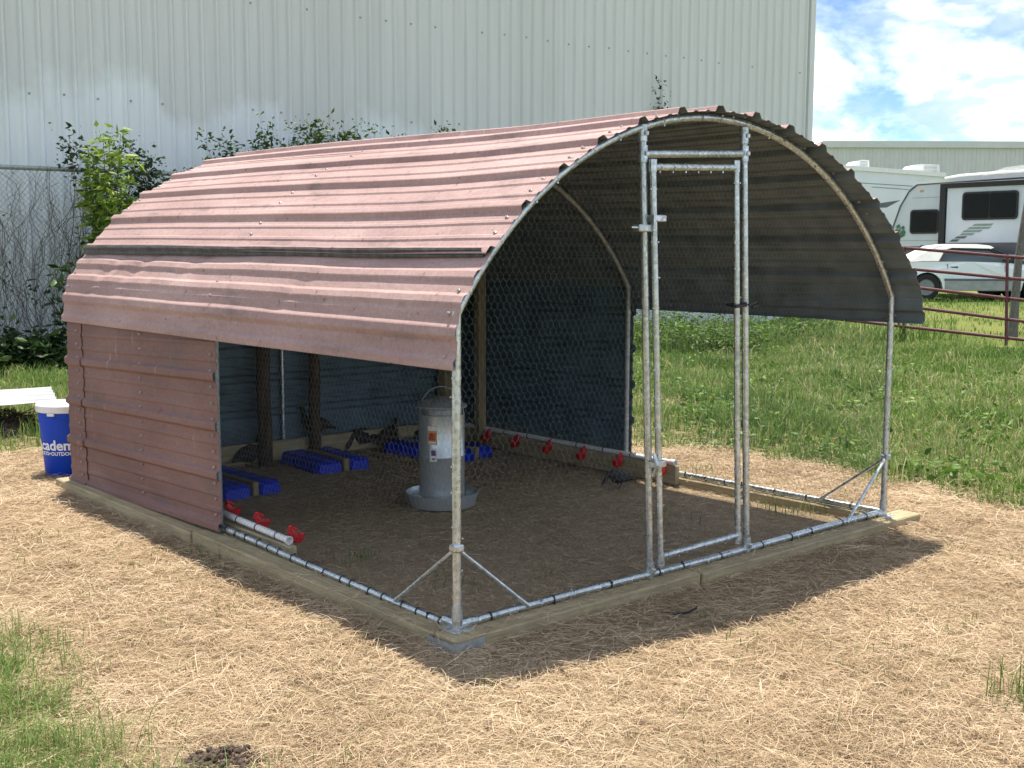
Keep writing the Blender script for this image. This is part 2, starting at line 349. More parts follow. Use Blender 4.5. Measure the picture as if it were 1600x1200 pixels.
def grass_mask(x, y):
    q = 0.45*nz(x*0.9, y*0.9, 2.2)+0.35*nz(x*3.1, y*3.1, 4.4)+0.15*nz(x*9, y*9, 7.4)
    a = sm(3.95, 4.35, x+q*0.7)*sm(-6, -2.5, y+0.4*x)
    b = sm(5.5, 6.1, y+q)
    c = 0.92*sm(-1.22, -1.52, x+q*0.45)*sm(1.3, 0.75, y+q)
    return max(a, b, c)
def axis_pts(lo, hi, f0, f1, step):
    a = list(np.arange(f0, f1+1e-6, step)); s = step; p = f1
    while p < hi: s *= 1.22; p += s; a.append(min(p, hi))
    s = step; p = f0; pre = []
    while p > lo: s *= 1.22; p -= s; pre.append(max(p, lo))
    return np.array(pre[::-1]+a)
gx = axis_pts(-700, 900, -3.4, 7.6, 0.07); gy = axis_pts(-600, 900, -3.4, 6.8, 0.07)
V = []; ga = []; ba = []
for y in gy:
    for x in gx:
        V.append((x, y, gz(x, y))); ga.append(grass_mask(x, y))
        ba.append(0.25 if (0.02 < x < W-0.02 and 0.02 < y < L-0.02) else max(0.9*(1-sm(0.08, 0.2, math.hypot(x+1.18, y+0.33))), 0.7*(1-sm(0.05, 0.2, math.hypot((x+0.45)*0.8, y+0.12)))))
nx, ny = len(gx), len(gy)
F = [(j*nx+i, j*nx+i+1, (j+1)*nx+i+1, (j+1)*nx+i) for j in range(ny-1) for i in range(nx-1)]
ground = np_obj('ground', V, F, M['ground'], smooth=True); ground['kind'] = 'structure'
for nm, arr in (('grass', ga), ('bare', ba)):
    q = ground.data.attributes.new(nm, 'FLOAT', 'POINT'); q.data.foreach_set('value', np.asarray(arr, np.float32))

# ------------------------------------------------------------------ warehouse behind the coop
WD = Vector((0.9917, -0.129, 0)).normalized(); WN = Vector((-0.129, -0.9917, 0)).normalized()   # along the wall / out of it
W0 = Vector((2.5, 12.95, 0))
def rib_panel(mb, org, d, nrm, width, ribs, h, z0, z1, rh=0.028, rb=0.05, rt=0.018):
    prof = [(0, 0)]
    for r in ribs: prof += [(r-rb, 0), (r-rt, rh), (r+rt, rh), (r+rb, 0)]
    prof.append((width, 0)); n = len(prof)
    vs = [org+d*a+nrm*(b)+Vector((0, 0, z)) for z in (z0, z1) for a, b in prof]
    mb.add(vs, [(i, i+1, n+i+1, n+i) for i in range(n-1)])
    vs = [org+d*a-nrm*0.03+Vector((0, 0, z)) for z in (z0, z1) for a in (0, width)]
    mb.add(vs, [(1, 0, 2, 3)])
wh = empty('warehouse', W0); tag(wh, 'tall cream ribbed metal warehouse wall behind the chicken coop', 'warehouse')
PW = 0.9; _d = FW+RT*(452/FPX); tend = (CAM+_d*((W0-CAM).dot(WN)/_d.dot(WN))-W0).dot(WD)-0.07; t0 = tend-0.9*27; k = 0; t = t0; proto = None
while t < tend-0.05:
    if proto is None:
        mb = MB(); rib_panel(mb, Vector((0, 0, 0)), WD, WN, PW-0.001, [0.11, 0.335, 0.56, 0.785], 0, -0.25, 7.0, 0.045, 0.042, 0.014)
        proto = mb.build('wall_panel', M['siding'], wh); o = proto
    else:
        o = proto.copy(); col.objects.link(o); o.parent = wh
    o.location = WD*t + WN*(0.0008 if k % 2 else 0)
    t += PW; k += 1
tend = t
mb = MB()
for zz in (1.25, 3.55, 5.1, 6.6):
    tt = t0+0.19
    while tt < tend:
        if random.random() < 0.75:
            c = WD*tt+WN*0.006+Vector((0, 0, zz+random.uniform(-.015, .015))); mb.lathe([(0.018, -0.004), (0.016, 0.008), (0.0001, 0.011)], c, 6, 0, WN)
        tt += 0.45
sc_ = mb.build('wall_screws', M['galv_dull'], wh); sc_['kind'] = 'stuff'
mb = MB(); c = WD*(tend+0.03)
mb.box(c+Vector((0, 0, 3.4))+WN*0.0, (0.14, 0.12, 7.3), RZ(math.atan2(WD.y, WD.x)))
mb.build('corner_trim', M['siding'], wh)
mb = MB(); e = WD*(tend+0.03)
ang = math.atan2(WD.y, WD.x)
mb.box(WD*((t0+tend)/2)-WN*7.6+Vector((0, 0, 3.4)), (tend-t0-0.1, 15, 7.1), RZ(ang))
mb.build('building_body', M['siding'], wh)
mb = MB(); mb.box(WD*((t0+tend)/2)-WN*7.5+Vector((0, 0, 7.08)), (tend-t0+0.2, 15.1, 0.16), RZ(ang)); mb.build('roof', M['siding2'], wh)

# far warehouse
b2 = empty('far_warehouse', at(1440, 400, 62).to_2d().to_3d()); tag(b2, 'low tan ribbed metal building beyond the caravans', 'warehouse')
B2z = 0.36; D2 = RT0.copy(); N2 = Vector((-FD.x, -FD.y, 0))
top2 = at(1440, 223, 62).z
a0 = (1281-1440)/FPX*62; proto = None; t = a0
while t < a0+18:
    if proto is None:
        mb = MB(); rib_panel(mb, Vector((0, 0, 0)), D2, N2, 0.919, [0.115, 0.345, 0.575, 0.805], 0, B2z-0.5, top2-0.3, 0.035, 0.05, 0.02)
        proto = mb.build('wall_panel', M['siding2'], b2); o = proto
    else: o = proto.copy(); col.objects.link(o); o.parent = b2
    o.location = D2*t; t += 0.92
mb = MB(); mb.box(D2*((a0+t)/2)-N2*6.05+Vector((0, 0, top2-0.16)), (t-a0+0.1, 12.4, 0.34), RZ(-YAW)); mb.build('eave_trim', M['siding2'], b2)
mb = MB(); mb.box(D2*((a0+t)/2)-N2*6.1+Vector((0, 0, (B2z+top2)/2-0.4)), (t-a0-0.05, 12, top2-B2z), RZ(-YAW)); mb.build('building_body', M['siding2'], b2)

# ------------------------------------------------------------------ chain link fence
fo = W0+WN*0.85; FT = 2.56
fence = empty('chain_link_fence', (fo.x, fo.y, G0)); tag(fence, 'tall chain link fence overgrown with dead vines before the warehouse wall', 'fence')
fa, fb = -5.5, 13.5
mb = MB(); mb.tube([WD*fa+Vector((0, 0, FT)), WD*(fa+6)+Vector((0, 0, FT+0.01)), WD*fb+Vector((0, 0, FT))], 0.03, 8); mb.build('top_rail', M['galv_dull'], fence, True)
for tt in np.arange(fa+0.4, fb+0.1, 3.05):
    mb = MB(); mb.tube([WD*tt-WN*0.05, WD*tt-WN*0.05+Vector((0, 0, FT+0.02))], 0.03, 8); mb.lathe([(0.036, 0), (0.034, 0.03), (0.0001, 0.055)], WD*tt-WN*0.05+Vector((0, 0, FT+0.02)), 8); mb.build('fence_post', M['galv_dull'], fence, True)
mb = MB(); step = 0.075
for sgn in (1, -1):
    tt = fa
    while tt < fb:
        p = WD*tt+WN*(0.006*sgn)+Vector((0, 0, 0.04)); q = p+WD*(sgn*2.45)+Vector((0, 0, 2.5))
        s0 = (tt, 0.04); s1 = tt+sgn*2.45
        if s1 < fa: kk = (tt-fa)/2.45; q = p+(q-p)*kk
        if s1 > fb: kk = (fb-tt)/2.45; q = p+(q-p)*kk
        if (q-p).length > 0.05: mb.tube([p, q], 0.0022, 3, caps=False)
        tt += step
mb.build('wire_mesh', M['chain'], fence)

# ------------------------------------------------------------------ the coop
coop = empty('chicken_coop', (0, 0, 0))
tag(coop, 'arched chicken coop of galvanised pipe, chicken wire and faded red metal sheets', 'chicken coop')
RA = 1.77; CZ = 0.25; PH = math.asin(1.5/RA); S = 2*RA*PH; SP = CZ+RA*math.cos(PH)   # spring height 1.19
def arch(s, y=0.0, h=0.0):
    """point on the roof line: s along the arc from the left spring, y along the coop, h outward"""
    lift = 0.055*sm(0.2, 4.0, y)
    if s < 0: p = Vector((0, 0, SP+s)); n = Vector((-1, 0, 0.0)); k = min(1, -s/0.14); n0 = Vector((-math.sin(PH), 0, math.cos(PH))); n = (n0*(1-k)+n*k).normalized()
    elif s > S: p = Vector((W, 0, SP-(s-S))); k = min(1, (s-S)/0.14); n0 = Vector((math.sin(PH), 0, math.cos(PH))); n = (n0*(1-k)+Vector((1, 0, 0))*k).normalized()
    else:
        a = -PH+s/RA; p = Vector((1.5+RA*math.sin(a), 0, CZ+RA*math.cos(a))); n = Vector((math.sin(a), 0, math.cos(a)))
        # ease the knee at the springs
        e = min(s, S-s)
        if e < 0.14:
            k = 0.5*(1-e/0.14)*0; n = n
    p.z += lift*max(0, min(1, (p.z-0.9)/1.1)); p.y = y
    return p+n*h
PR = 0.0165
def part(mb, name, mat, smooth=False, parent=None): return mb.build(name, mat, parent or coop, smooth)
def pipe(name, pts, r=PR, mat='galv', parent=None, n=10):
    mb = MB(); mb.tube(pts, r, n); return mb.build(name, M[mat], parent or coop, True)
# frame: three arches, corner posts, rails, braces
for y in (0.0, 1.95, L-0.08):
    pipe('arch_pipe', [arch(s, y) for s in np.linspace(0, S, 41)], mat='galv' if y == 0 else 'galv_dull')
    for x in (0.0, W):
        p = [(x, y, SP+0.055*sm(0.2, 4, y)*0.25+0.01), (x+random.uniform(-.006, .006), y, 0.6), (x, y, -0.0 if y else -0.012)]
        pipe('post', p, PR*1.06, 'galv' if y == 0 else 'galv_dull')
zl = lambda y: -0.004+0.03*math.exp(-((y-2.0)/0.8)**2)-0.012*math.exp(-(y/0.5)**2)
pipe('bottom_rail', [(0, y, zl(y)) for y in np.linspace(0, L, 14)])
pipe('bottom_rail', [(W, y, 0) for y in np.linspace(0, L, 6)])
pipe('bottom_rail', [(x, 0, -0.006+0.006*x/W+0.004*math.sin(x*3)) for x in np.linspace(0, W, 10)])
pipe('bottom_rail', [(x, L-0.03, 0.01) for x in np.linspace(0, W, 4)], mat='galv_dull')
for a, b in (((0, 0, 0.30), (0, 0.40, 0.005)), ((0, 0, 0.30), (0.37, 0, 0.0)), ((W, 0, 0.31), (W, 0.42, 0)), ((W, 0, 0.31), (W-0.36, 0, 0.0))):
    a, b = Vector(a), Vector(b); d = (b-a).normalized(); o = Vector((-0.012, -0.012, 0))
    mb = MB(); mb.tube([a+o, a+d*0.05+o, b-d*0.05+o, b+o], [0.011, 0.0085, 0.0085, 0.011], 8)
    (mb.box(a+o*0.6, (0.046, 0.046, 0.03), None, 0, 0.006) if abs(b.y) > 0.1 else None); mb.build('brace', M['galv'], coop, True)
# corner fittings (crossing sleeves and foot plates)
for x, y in ((0, 0), (W, 0)):
    mb = MB(); mb.tube([(x, y, -0.02), (x, y, 0.07)], 0.0215, 10); mb.tube([(x, y, -0.002), (x, y+0.075, -0.002+0.001)], 0.0205, 10)
    mb.tube([(x, y, -0.004), (x+(0.075 if x == 0 else -0.075), y, -0.004)], 0.0205, 10); mb.box((x, y, -0.0195), (0.1, 0.1, 0.005), None, 0, 0.001)
    mb.build('corner_fitting', M['galv'], coop, True)
# sleeves and wire ties on the pipes, black cable ties on the rails
def ties(name, segs, mat, r, hw, n=8):
    mb = MB()
    for p, d in segs:
        p = Vector(p); d = Vector(d).normalized(); mb.tube([p-d*hw, p+d*hw], r, n)
        t = d.orthogonal().normalized(); a = random.uniform(0, 6.28); t = Matrix.Rotation(a, 3, d)@t
        mb.box(p+t*(r+0.002), (0.007, 0.007, 0.007), None, 0)
    o = mb.build(name, mat, coop, False); o['kind'] = 'stuff'; return o
sg = []; y = 0.10
while y < 1.9: sg.append(((0, y, zl(y)), (0, 1, 0.02))); y += random.choice((0.075, 0.10, 0.12, 0.14))
x = 0.16
while x < 2.95: sg.append(((x, 0, -0.006+0.006*x/W+0.004*math.sin(x*3)), (1, 0, 0))); x += random.uniform(0.16, 0.34)
y = 0.2
while y < 3.6: sg.append(((W, y, 0), (0, 1, 0))); y += random.uniform(0.12, 0.3)
ties('cable_ties', sg, M['black'], PR+0.0022, 0.004)
sg = []
for z in np.arange(0.12, 1.16, 0.095):
    for xx in (0, W): sg.append(((xx, 0, z+random.uniform(-.03, .03)), (0, 0, 1)))
x = 0.1
while x < 2.9: sg.append(((x, 0, -0.006+0.004*math.sin(x*3)), (1, 0, 0))); x += random.uniform(0.1, 0.25)
for s in np.arange(0.08, S, 0.13): sg.append((arch(s+random.uniform(-.03, .03), 0), arch(s+.05, 0)-arch(s, 0)))
ties('wire_ties', sg, M['galv'], PR+0.002, 0.0028)

# --- door frame and door
dl0, dl1 = Vector((1.095, 0, 0.0)), Vector((1.0, 0, 1.945)); dr0, dr1 = Vector((1.785, 0, 0.0)), Vector((1.685, 0, 1.995))
def lerp(a, b, z): return a+(b-a)*((z-a.z)/(b.z-a.z))
pipe('door_post', [dl0, dl1], PR); pipe('door_post', [dr0, dr1], PR)
pipe('door_header', [lerp(dl0, dl1, 1.835), lerp(dr0, dr1, 1.875)], PR)
for q in (lerp(dl0, dl1, 1.835), lerp(dr0, dr1, 1.875), lerp(dl0, dl1, 0.015), lerp(dr0, dr1, 0.015), lerp(dl0, dl1, 1.92), lerp(dr0, dr1, 1.955)):
    mb = MB(); mb.tube([q-Vector((0, 0, 0.035)), q+Vector((0, 0, 0.035))], 0.0215, 10); mb.box(q+Vector((0.0, -0.024, 0)), (0.02, 0.012, 0.02), None, 0, 0.003); mb.build('pipe_clamp', M['galv'], coop, True)
door = empty('door', (0, -0.03, 0)); door.parent = coop
e0, e1 = Vector((1.130, 0, 0.045)), Vector((1.035, 0, 1.80)); f0, f1 = Vector((1.678, 0, 0.055)), Vector((1.596, 0, 1.825))
def dpipe(name, pts): return pipe(name, pts, 0.0145, 'galv', door)
dpipe('door_stile', [e0, e1]); dpipe('door_stile', [f0, f1]); dpipe('door_rail', [e1-Vector((-.0, 0, .02)), f1-Vector((0, 0, .02))]); dpipe('door_rail', [e0+Vector((0, 0, .03)), f0+Vector((0, 0, .03))])
for q in (e1, f1, e0+Vector((0, 0, .03)), f0+Vector((0, 0, .03))):
    mb = MB(); mb.tube([q-Vector((0, 0, 0.04)), q+Vector((0, 0, 0.012))], 0.0185, 10); mb.build('corner_sleeve', M['galv'], door, True)
for z, w in ((1.545, 1), (0.50, 0)):
    q = lerp(e0, e1, z); mb = MB()
    mb.box(q+Vector((0.01, -0.004, 0.02)), (0.085, 0.046, 0.028), None, 0, 0.004); mb.box(q+Vector((-0.062, -0.0, -0.022)), (0.10, 0.044, 0.03), None, 0, 0.004)
    mb.box(q+Vector((-0.03, -0.028, 0)), (0.012, 0.008, 0.07)); mb.tube([q+Vector((-0.15, -0.01, -0.02)), q+Vector((-0.10, -0.01, -0.02))], 0.005, 6)
    if not w:
        mb = MB(); mb.tube([q+Vector((-0.045, -.01, .05)), q+Vector((-.045, -.035, 0)), q+Vector((-.045, -.01, -.05))], 0.009, 6); mb.box(q+Vector((-0.02, -.01, 0)), (.07, .05, .03), None, 0, .004)
    mb.build('latch', M['galv'], door, True)
q = lerp(f0, f1, 1.18); mb = MB()
mb.tube([q+Vector((-0.04, -0.02, -0.004)), q+Vector((0.03, -0.03, 0.0)), q+Vector((0.07, 0.0, 0.005)), q+Vector((0.03, 0.055, 0.0)), q+Vector((-0.02, 0.04, 0)), q+Vector((-0.04, -0.02, -0.004))], 0.008, 6)
mb.tube([q+Vector((0.06, -0.02, 0.0)), q+Vector((0.11, -0.03, 0.016)), q+Vector((0.13, -0.02, 0.0)), q+Vector((0.09, -0.02, -0.012))], 0.006, 6); mb.build('strap', M['black'], door, True)
sg = [((*(lerp(e0, e1, z)), )[:3] for z in ())]
mb = MB()
for a, b in ((e0, e1), (f0, f1)):
    for z in np.arange(0.15, 1.75, 0.13):
        p = lerp(a, b, z+random.uniform(-.03, .03)); mb.tube([p-Vector((0, 0, .003)), p+Vector((0, 0, .003))], 0.0172, 8)
        mb.box(p+Vector((random.choice((-.02, .02)), -.005, 0)), (.008, .006, .006))
for a, b in ((e1-Vector((0, 0, .02)), f1-Vector((0, 0, .02))), (e0+Vector((0, 0, .03)), f0+Vector((0, 0, .03)))):
    for k in np.arange(.08, .95, .15):
        p = a+(b-a)*k; d = (b-a).normalized()*.003; mb.tube([p-d, p+d], 0.0172, 8); mb.box(p+Vector((0, 0, -.02)), (.006, .006, .01))
o = mb.build('door_wire_ties', M['galv'], door); o['kind'] = 'stuff'

# --- chicken wire (real hexagonal wire)
def hexwire(name, u0, u1, v0, v1, fn, ok, parent, cw=0.031, p=0.0275, r=0.00038):
    ni = int((u1-u0)/cw)+1; nj = int((v1-v0)/p)+1
    A = []; B = []
    for j in range(nj):
        for i in range(ni):
            x = u0+(i+0.5*(j % 2))*cw+0.004*nz(i*.35, j*.3, 9.0); y = v0+j*p+0.004*nz(i*.3, j*.35, 3.0); m_ = (x, y+0.42*p)
            for e in (((x, y), m_), (m_, (x-cw/2, y+p)), (m_, (x+cw/2, y+p))):
                if ok(*e[0]) and ok(*e[1]): A.append(fn(*e[0])); B.append(fn(*e[1]))
    A = np.array(A); B = np.array(B); d = B-A; d /= np.linalg.norm(d, axis=1)[:, None]
    ref = np.where(np.abs(d[:, 2:3]) < 0.9, np.array([[0, 0, 1.]]), np.array([[1., 0, 0]])); a = np.cross(d, ref); a /= np.linalg.norm(a, axis=1)[:, None]; b = np.cross(d, a)
    V = []
    for P in (A, B):
        for k in range(3): V.append(P+r*(math.cos(k*2.0944)*a+math.sin(k*2.0944)*b))
    V = np.stack(V, 1); n = len(A); F = np.array([[0, 1, 4, 3], [1, 2, 5, 4], [2, 0, 3, 5]]); F = (F[None]+6*np.arange(n)[:, None, None]).reshape(-1, 4)
    return np_obj(name, V.reshape(-1, 3), F, M['wire'], parent)
def under_arch(x, z): return 0 <= x <= W and z >= 0 and z <= CZ+math.sqrt(max(0, RA*RA-(x-1.5)**2))+0.005
def dlx(z): return dl0.x+(dl1.x-dl0.x)*z/dl1.z
def drx(z): return dr0.x+(dr1.x-dr0.x)*z/dr1.z
hexwire('front_wire', 0, W, 0, 2.03, lambda x, z: (x, -0.018+0.006*nz(x*2, z*2), z), lambda x, z: under_arch(x, z) and not (dlx(z) < x < drx(z) and z < 1.85), coop)
hexwire('left_wire', 0, 1.95, 0, 1.2, lambda y, z: (-0.018+0.006*nz(y*2, z*2), y, z), lambda y, z: 0 <= y <= 1.95 and 0 <= z <= SP, coop)
hexwire('right_wire', 0, 1.95, 0, 1.2, lambda y, z: (W-0.018, y, z), lambda y, z: 0 <= y <= 1.95 and 0 <= z <= SP, coop)
hexwire('door_wire', 1.03, 1.73, 0.05, 1.82, lambda x, z: (x, 0.0, z), lambda x, z: e0.x+(e1.x-e0.x)*(z/1.8) < x < f0.x+(f1.x-f0.x)*(z/1.8) and 0.07 < z < 1.8, door)

# --- ribbed sheets
def profile(s0, s1, ribs, rh=0.022, minors=2, pitch=0.245, mh=0.0055):
    P = {round(s0, 4): 0.0, round(s1, 4): 0.0}
    for s in np.arange(s0, s1, 0.035): P[round(float(s), 4)] = 0.0
    def put(lst, lo, hi):
        for k in [k for k in P if lo < k < hi]: del P[k]
        for s, h in lst:
            if s0-1e-4 <= s <= s1+1e-4: P[round(s, 4)] = h
    for r in ribs:
        for k in range(1, minors+1):
            c = r+pitch*k/(minors+1)
            put([(c-0.016, 0), (c-0.007, mh), (c+0.007, mh), (c+0.016, 0)], c-0.017, c+0.017)
    for r in ribs: put([(r-0.036, 0), (r-0.031, 0.002), (r-0.018, rh-0.002), (r-0.013, rh), (r+0.013, rh), (r+0.018, rh-0.002), (r+0.031, 0.002), (r+0.036, 0)], r-0.037, r+0.037)
    return sorted(P.items())
def sheet(name, prof, fn, ts, mats, parent=None, th=0.0016, smooth=False):
    n = len(prof); V = []; F = []; MI = []
    for lay in (0, 1):
        for t in ts:
            for s, h in prof: V.append(fn(s, t, h-lay*th))
    m_ = len(ts); off = n*m_
    for j in range(m_-1):
        for i in range(n-1):
            a, b, c, d = j*n+i, j*n+i+1, (j+1)*n+i+1, (j+1)*n+i
            F.append((a, d, c, b)); MI.append(0); F.append((a+off, b+off, c+off, d+off)); MI.append(1)
    for i in range(n-1):
        for j in (0, m_-1):
            a = j*n+i; F.append((a, a+1, a+1+off, a+off)); MI.append(0)
    for j in range(m_-1):
        for i in (0, n-1):
            a = j*n+i; b = (j+1)*n+i; F.append((a, b, b+off, a+off)); MI.append(0)
    mb = MB(); mb.v = [tuple(v) for v in V]; mb.f = F; mb.m = MI
    return mb.build(name, mats, parent or coop, smooth)
RIB = 0.245; LAP = 0.262
sheets = [  # s0, s1, y front at s0/s1, y back, lift, ragged amount
    (-0.215, LAP+0.005, -0.04, -0.035, L+0.02, 0.000, 1.0),
    (LAP-0.03, LAP+RIB*4-0.02, -0.04, -0.04, L+0.015, 0.003, 0.45),
    (LAP+RIB*4-0.06, LAP+RIB*8-0.02, -0.045, -0.075, L+0.01, 0.006, 0.35),
    (LAP+RIB*8-0.06, LAP+RIB*12-0.02, -0.075, -0.15, L+0.02, 0.009, 0.5),
    (LAP+RIB*12-0.06, S+0.145, -0.145, -0.17, L+0.02, 0.012, 0.6)]
screws = []
for k, (s0, s1, ya, yb, yk, lift, rag) in enumerate(sheets):
    ribs = [LAP+RIB*j for j in range(-2, 16) if s0+0.004 < LAP+RIB*j < s1+0.035]
    if k == 0: ribs = [0.045, -0.215+0.02, LAP-0.005]
    pf = profile(s0, s1, ribs if k else [0.155, 0.045, -0.075, -0.19], 0.025 if k else 0.014, 2 if k else 0, RIB)
    def fn(s, t, h, s0=s0, s1=s1, ya=ya, yb=yb, yk=yk, lift=lift, rag=rag, k=k):
        yf = ya+(yb-ya)*(s-s0)/(s1-s0)+0.006*nz(s*9, k*3.3, 1)
        y = yf+(yk-yf)*t
        d = 0.010*nz(s*1.4, y*0.9, k*5.1)+0.005*nz(s*5, y*2.1, k*2.7)
        if k == 0:
            d += 0.005*nz(s*4, y*1.0, 7.7)
            for cy, cs, a in ((2.95, 0.16, -0.012), (3.4, 0.1, -0.010), (2.3, 0.2, -0.008), (1.2, 0.05, -0.006)):
                d += a*math.exp(-((y-cy+1.2*(s-cs))/0.07)**2)*math.exp(-((s-cs)/0.13)**2)
        # slack between the arches
        sag = -0.022*math.sin(math.pi*min(1, max(0, y/1.95)))**2*(1 if 0 < y < 1.95 else 0)
        if k in (1, 2): d += sag*0.6
        return arch(s, y, 0.017+lift+h+rag*d+(0.022*sm(0.05, -0.2, s) if k == 0 else 0))
    sheet('roof_sheet', pf, fn, np.linspace(0, 1, 90 if k == 0 else 46), [M['roof'], M['under']])
    for yy in (0.02, 1.95, L-0.03):
        for s in np.arange(s0+0.05, s1-0.02, 0.0817):
            tt = (yy-ya)/(yk-ya)
            if random.random() < 0.8: screws.append((fn(s+random.uniform(-.008, .008), tt, 0.004), (fn(s, tt, 0.02)-fn(s, tt, 0.0)).normalized()))
# dark weathered strip where the upper sheet laps over the lower one
pf = [(LAP-0.052, 0.0), (LAP-0.044, 0.006), (LAP-0.03, 0.008), (LAP-0.022, 0.026), (LAP-0.004, 0.028)]
def fl(s, t, h):
    y = -0.012+(L+0.03)*t; w = 0.45+0.5*t+0.12*nz(y*1.1, 3.3)
    return arch(LAP+(s-LAP)*w, y, 0.029+h+0.004*nz(y*1.4, 4.4)+0.003*nz(y*7, s*30))
sheet('lap_strip', pf, fl, np.linspace(0, 1, 40), [M['lap'], M['lap']])
# left side panels under the eave: two sheets lapped
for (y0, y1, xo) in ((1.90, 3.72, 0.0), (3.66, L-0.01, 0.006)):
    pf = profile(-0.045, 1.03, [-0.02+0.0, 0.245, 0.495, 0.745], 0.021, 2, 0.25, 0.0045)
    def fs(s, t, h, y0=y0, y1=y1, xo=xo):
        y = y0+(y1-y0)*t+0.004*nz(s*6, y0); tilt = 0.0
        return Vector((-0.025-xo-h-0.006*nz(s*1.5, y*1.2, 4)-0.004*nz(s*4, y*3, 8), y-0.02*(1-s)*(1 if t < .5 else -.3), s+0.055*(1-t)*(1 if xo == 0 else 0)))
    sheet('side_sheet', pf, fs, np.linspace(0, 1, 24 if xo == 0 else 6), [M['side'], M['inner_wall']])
    for yy in ([0.03, 0.5] if xo == 0 else [0.3]):
        for s in np.arange(0.04, 1.0, 0.0815): screws.append((fs(s, yy, 0.004), Vector((-1, 0, 0))))
# right side panel and back wall
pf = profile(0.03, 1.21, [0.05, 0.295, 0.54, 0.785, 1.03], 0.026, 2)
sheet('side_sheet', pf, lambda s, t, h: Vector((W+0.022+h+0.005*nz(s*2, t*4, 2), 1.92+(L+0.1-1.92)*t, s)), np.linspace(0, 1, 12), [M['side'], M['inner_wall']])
def wallback(z0, z1):
    pf = profile(z0, z1, [z for z in np.arange(0.05, 2.2, RIB) if z0+.03 < z < z1-.03], 0.02, 2)
    def fb_(s, t, h):
        x = -0.01+(W+0.02)*t; top = CZ+math.sqrt(max(0, RA*RA-(x-1.5)**2))+0.05 if 0 < x < W else SP
        return Vector((x, L-0.045+h, min(s, top)))
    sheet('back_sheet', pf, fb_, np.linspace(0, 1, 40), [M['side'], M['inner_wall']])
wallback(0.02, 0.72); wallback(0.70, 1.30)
pf = [(1.28, 0), (1.4, 0), (1.45, .02), (1.5, 0), (1.65, 0), (1.69, .02), (1.73, 0), (1.9, 0), (2.1, 0)]
def fbk(s, t, h):
    z = s; hw = math.sqrt(max(0.0001, RA*RA-(z-CZ-0.03)**2)) if z-CZ-.03 < RA else 0.01
    return Vector((1.5-hw+2*hw*t, L-0.03+h, z))
sheet('back_sheet', pf, fbk, np.linspace(0, 1, 20), [M['side'], M['inner_wall']])
mb = MB()
for p, n in screws: mb.lathe([(0.0085, -0.003), (0.008, 0.002), (0.0055, 0.0035), (0.005, 0.0075), (0.0001, 0.008)], p, 6, 0, n)
o = mb.build('sheet_screws', M['screw'], coop); o['kind'] = 'stuff'

# --- base timbers
def timber(name, c, d, mat, rot=None, bev=0.006):
    mb = MB(); mb.box((0, 0, 0), d, None, 0, bev); o = mb.build(name, M[mat], coop); o.location = c
    if rot: o.rotation_euler = rot
    return o
BT = -0.021
timber('base_beam', (0.62, -0.035, BT-0.045), (1.42, 0.135, 0.09), 'beam_x', (R(1.0), 0, R(0.5)))
timber('base_beam', (2.27, -0.04, BT-0.045), (1.86, 0.135, 0.09), 'beam_x', (0, R(-0.2), R(-0.4)))
timber('base_beam', (-0.035, 1.04, BT-0.036), (0.135, 2.0, 0.09), 'beam_y', (R(0.7), 0, R(0.6)))
timber('base_beam', (-0.045, 3.02, BT-0.036), (0.135, 1.94, 0.09), 'beam_y', (R(-0.3), 0, R(-0.4)))
timber('base_beam', (W+0.03, 1.02, BT-0.045), (0.135, 1.95, 0.09), 'beam_y')
timber('base_beam', (W+0.03, 3.05, BT-0.045), (0.135, 2.1, 0.09), 'beam_y')
timber('base_beam', (1.5, L+0.0, BT-0.03), (2.84, 0.1, 0.13), 'beam_x')
timber('drinker_board', (W-0.055, 2.62, 0.0), (0.038, 2.36, 0.125), 'beam_y')
timber('drinker_board', (0.06, 1.77, 0.0), (0.038, 0.9, 0.07), 'beam_y')
timber('kick_board', (1.45, L-0.10, 0.025), (2.7, 0.038, 0.14), 'beam_x')
mb = MB(); mb.box((-0.03, -0.107, -0.06), (0.16, 0.005, 0.055)); mb.box((-0.107, -0.03, -0.06), (0.005, 0.16, 0.055)); mb.build('corner_plate', M['galv_dull'], coop)
# timber uprights on the back wall
def upright(x, y, w, h, mat, rnd=False, lean=0.0):
    mb = MB()
    if rnd: mb.tube([(0.0+lean*z+0.012*nz(z*3, x), 0.01*nz(z*3, x, 5), z) for z in np.linspace(-0.08, h, 12)], [w/2*(1+0.14*nz(z*5, x, 3)) for z in np.linspace(0, h, 12)], 9)
    else: mb.box((0, 0, h/2-0.04), (w, w, h+0.08), None, 0, 0.006)
    o = mb.build('upright', M[mat], coop, rnd); o.location = (x, y, 0)
upright(1.25, L-0.17, 0.10, 1.6, 'post_dark', True); upright(1.65, L-0.17, 0.085, 1.65, 'post_dark', True, 0.01)
upright(2.86, L-0.15, 0.10, 1.35, 'post_tan'); upright(W-0.075, 3.42, 0.07, 1.28, 'post_tan')
pipe('upright_pipe', [(1.45, L-0.075, 0), (1.45, L-0.075, 1.95)], 0.013, 'galv')

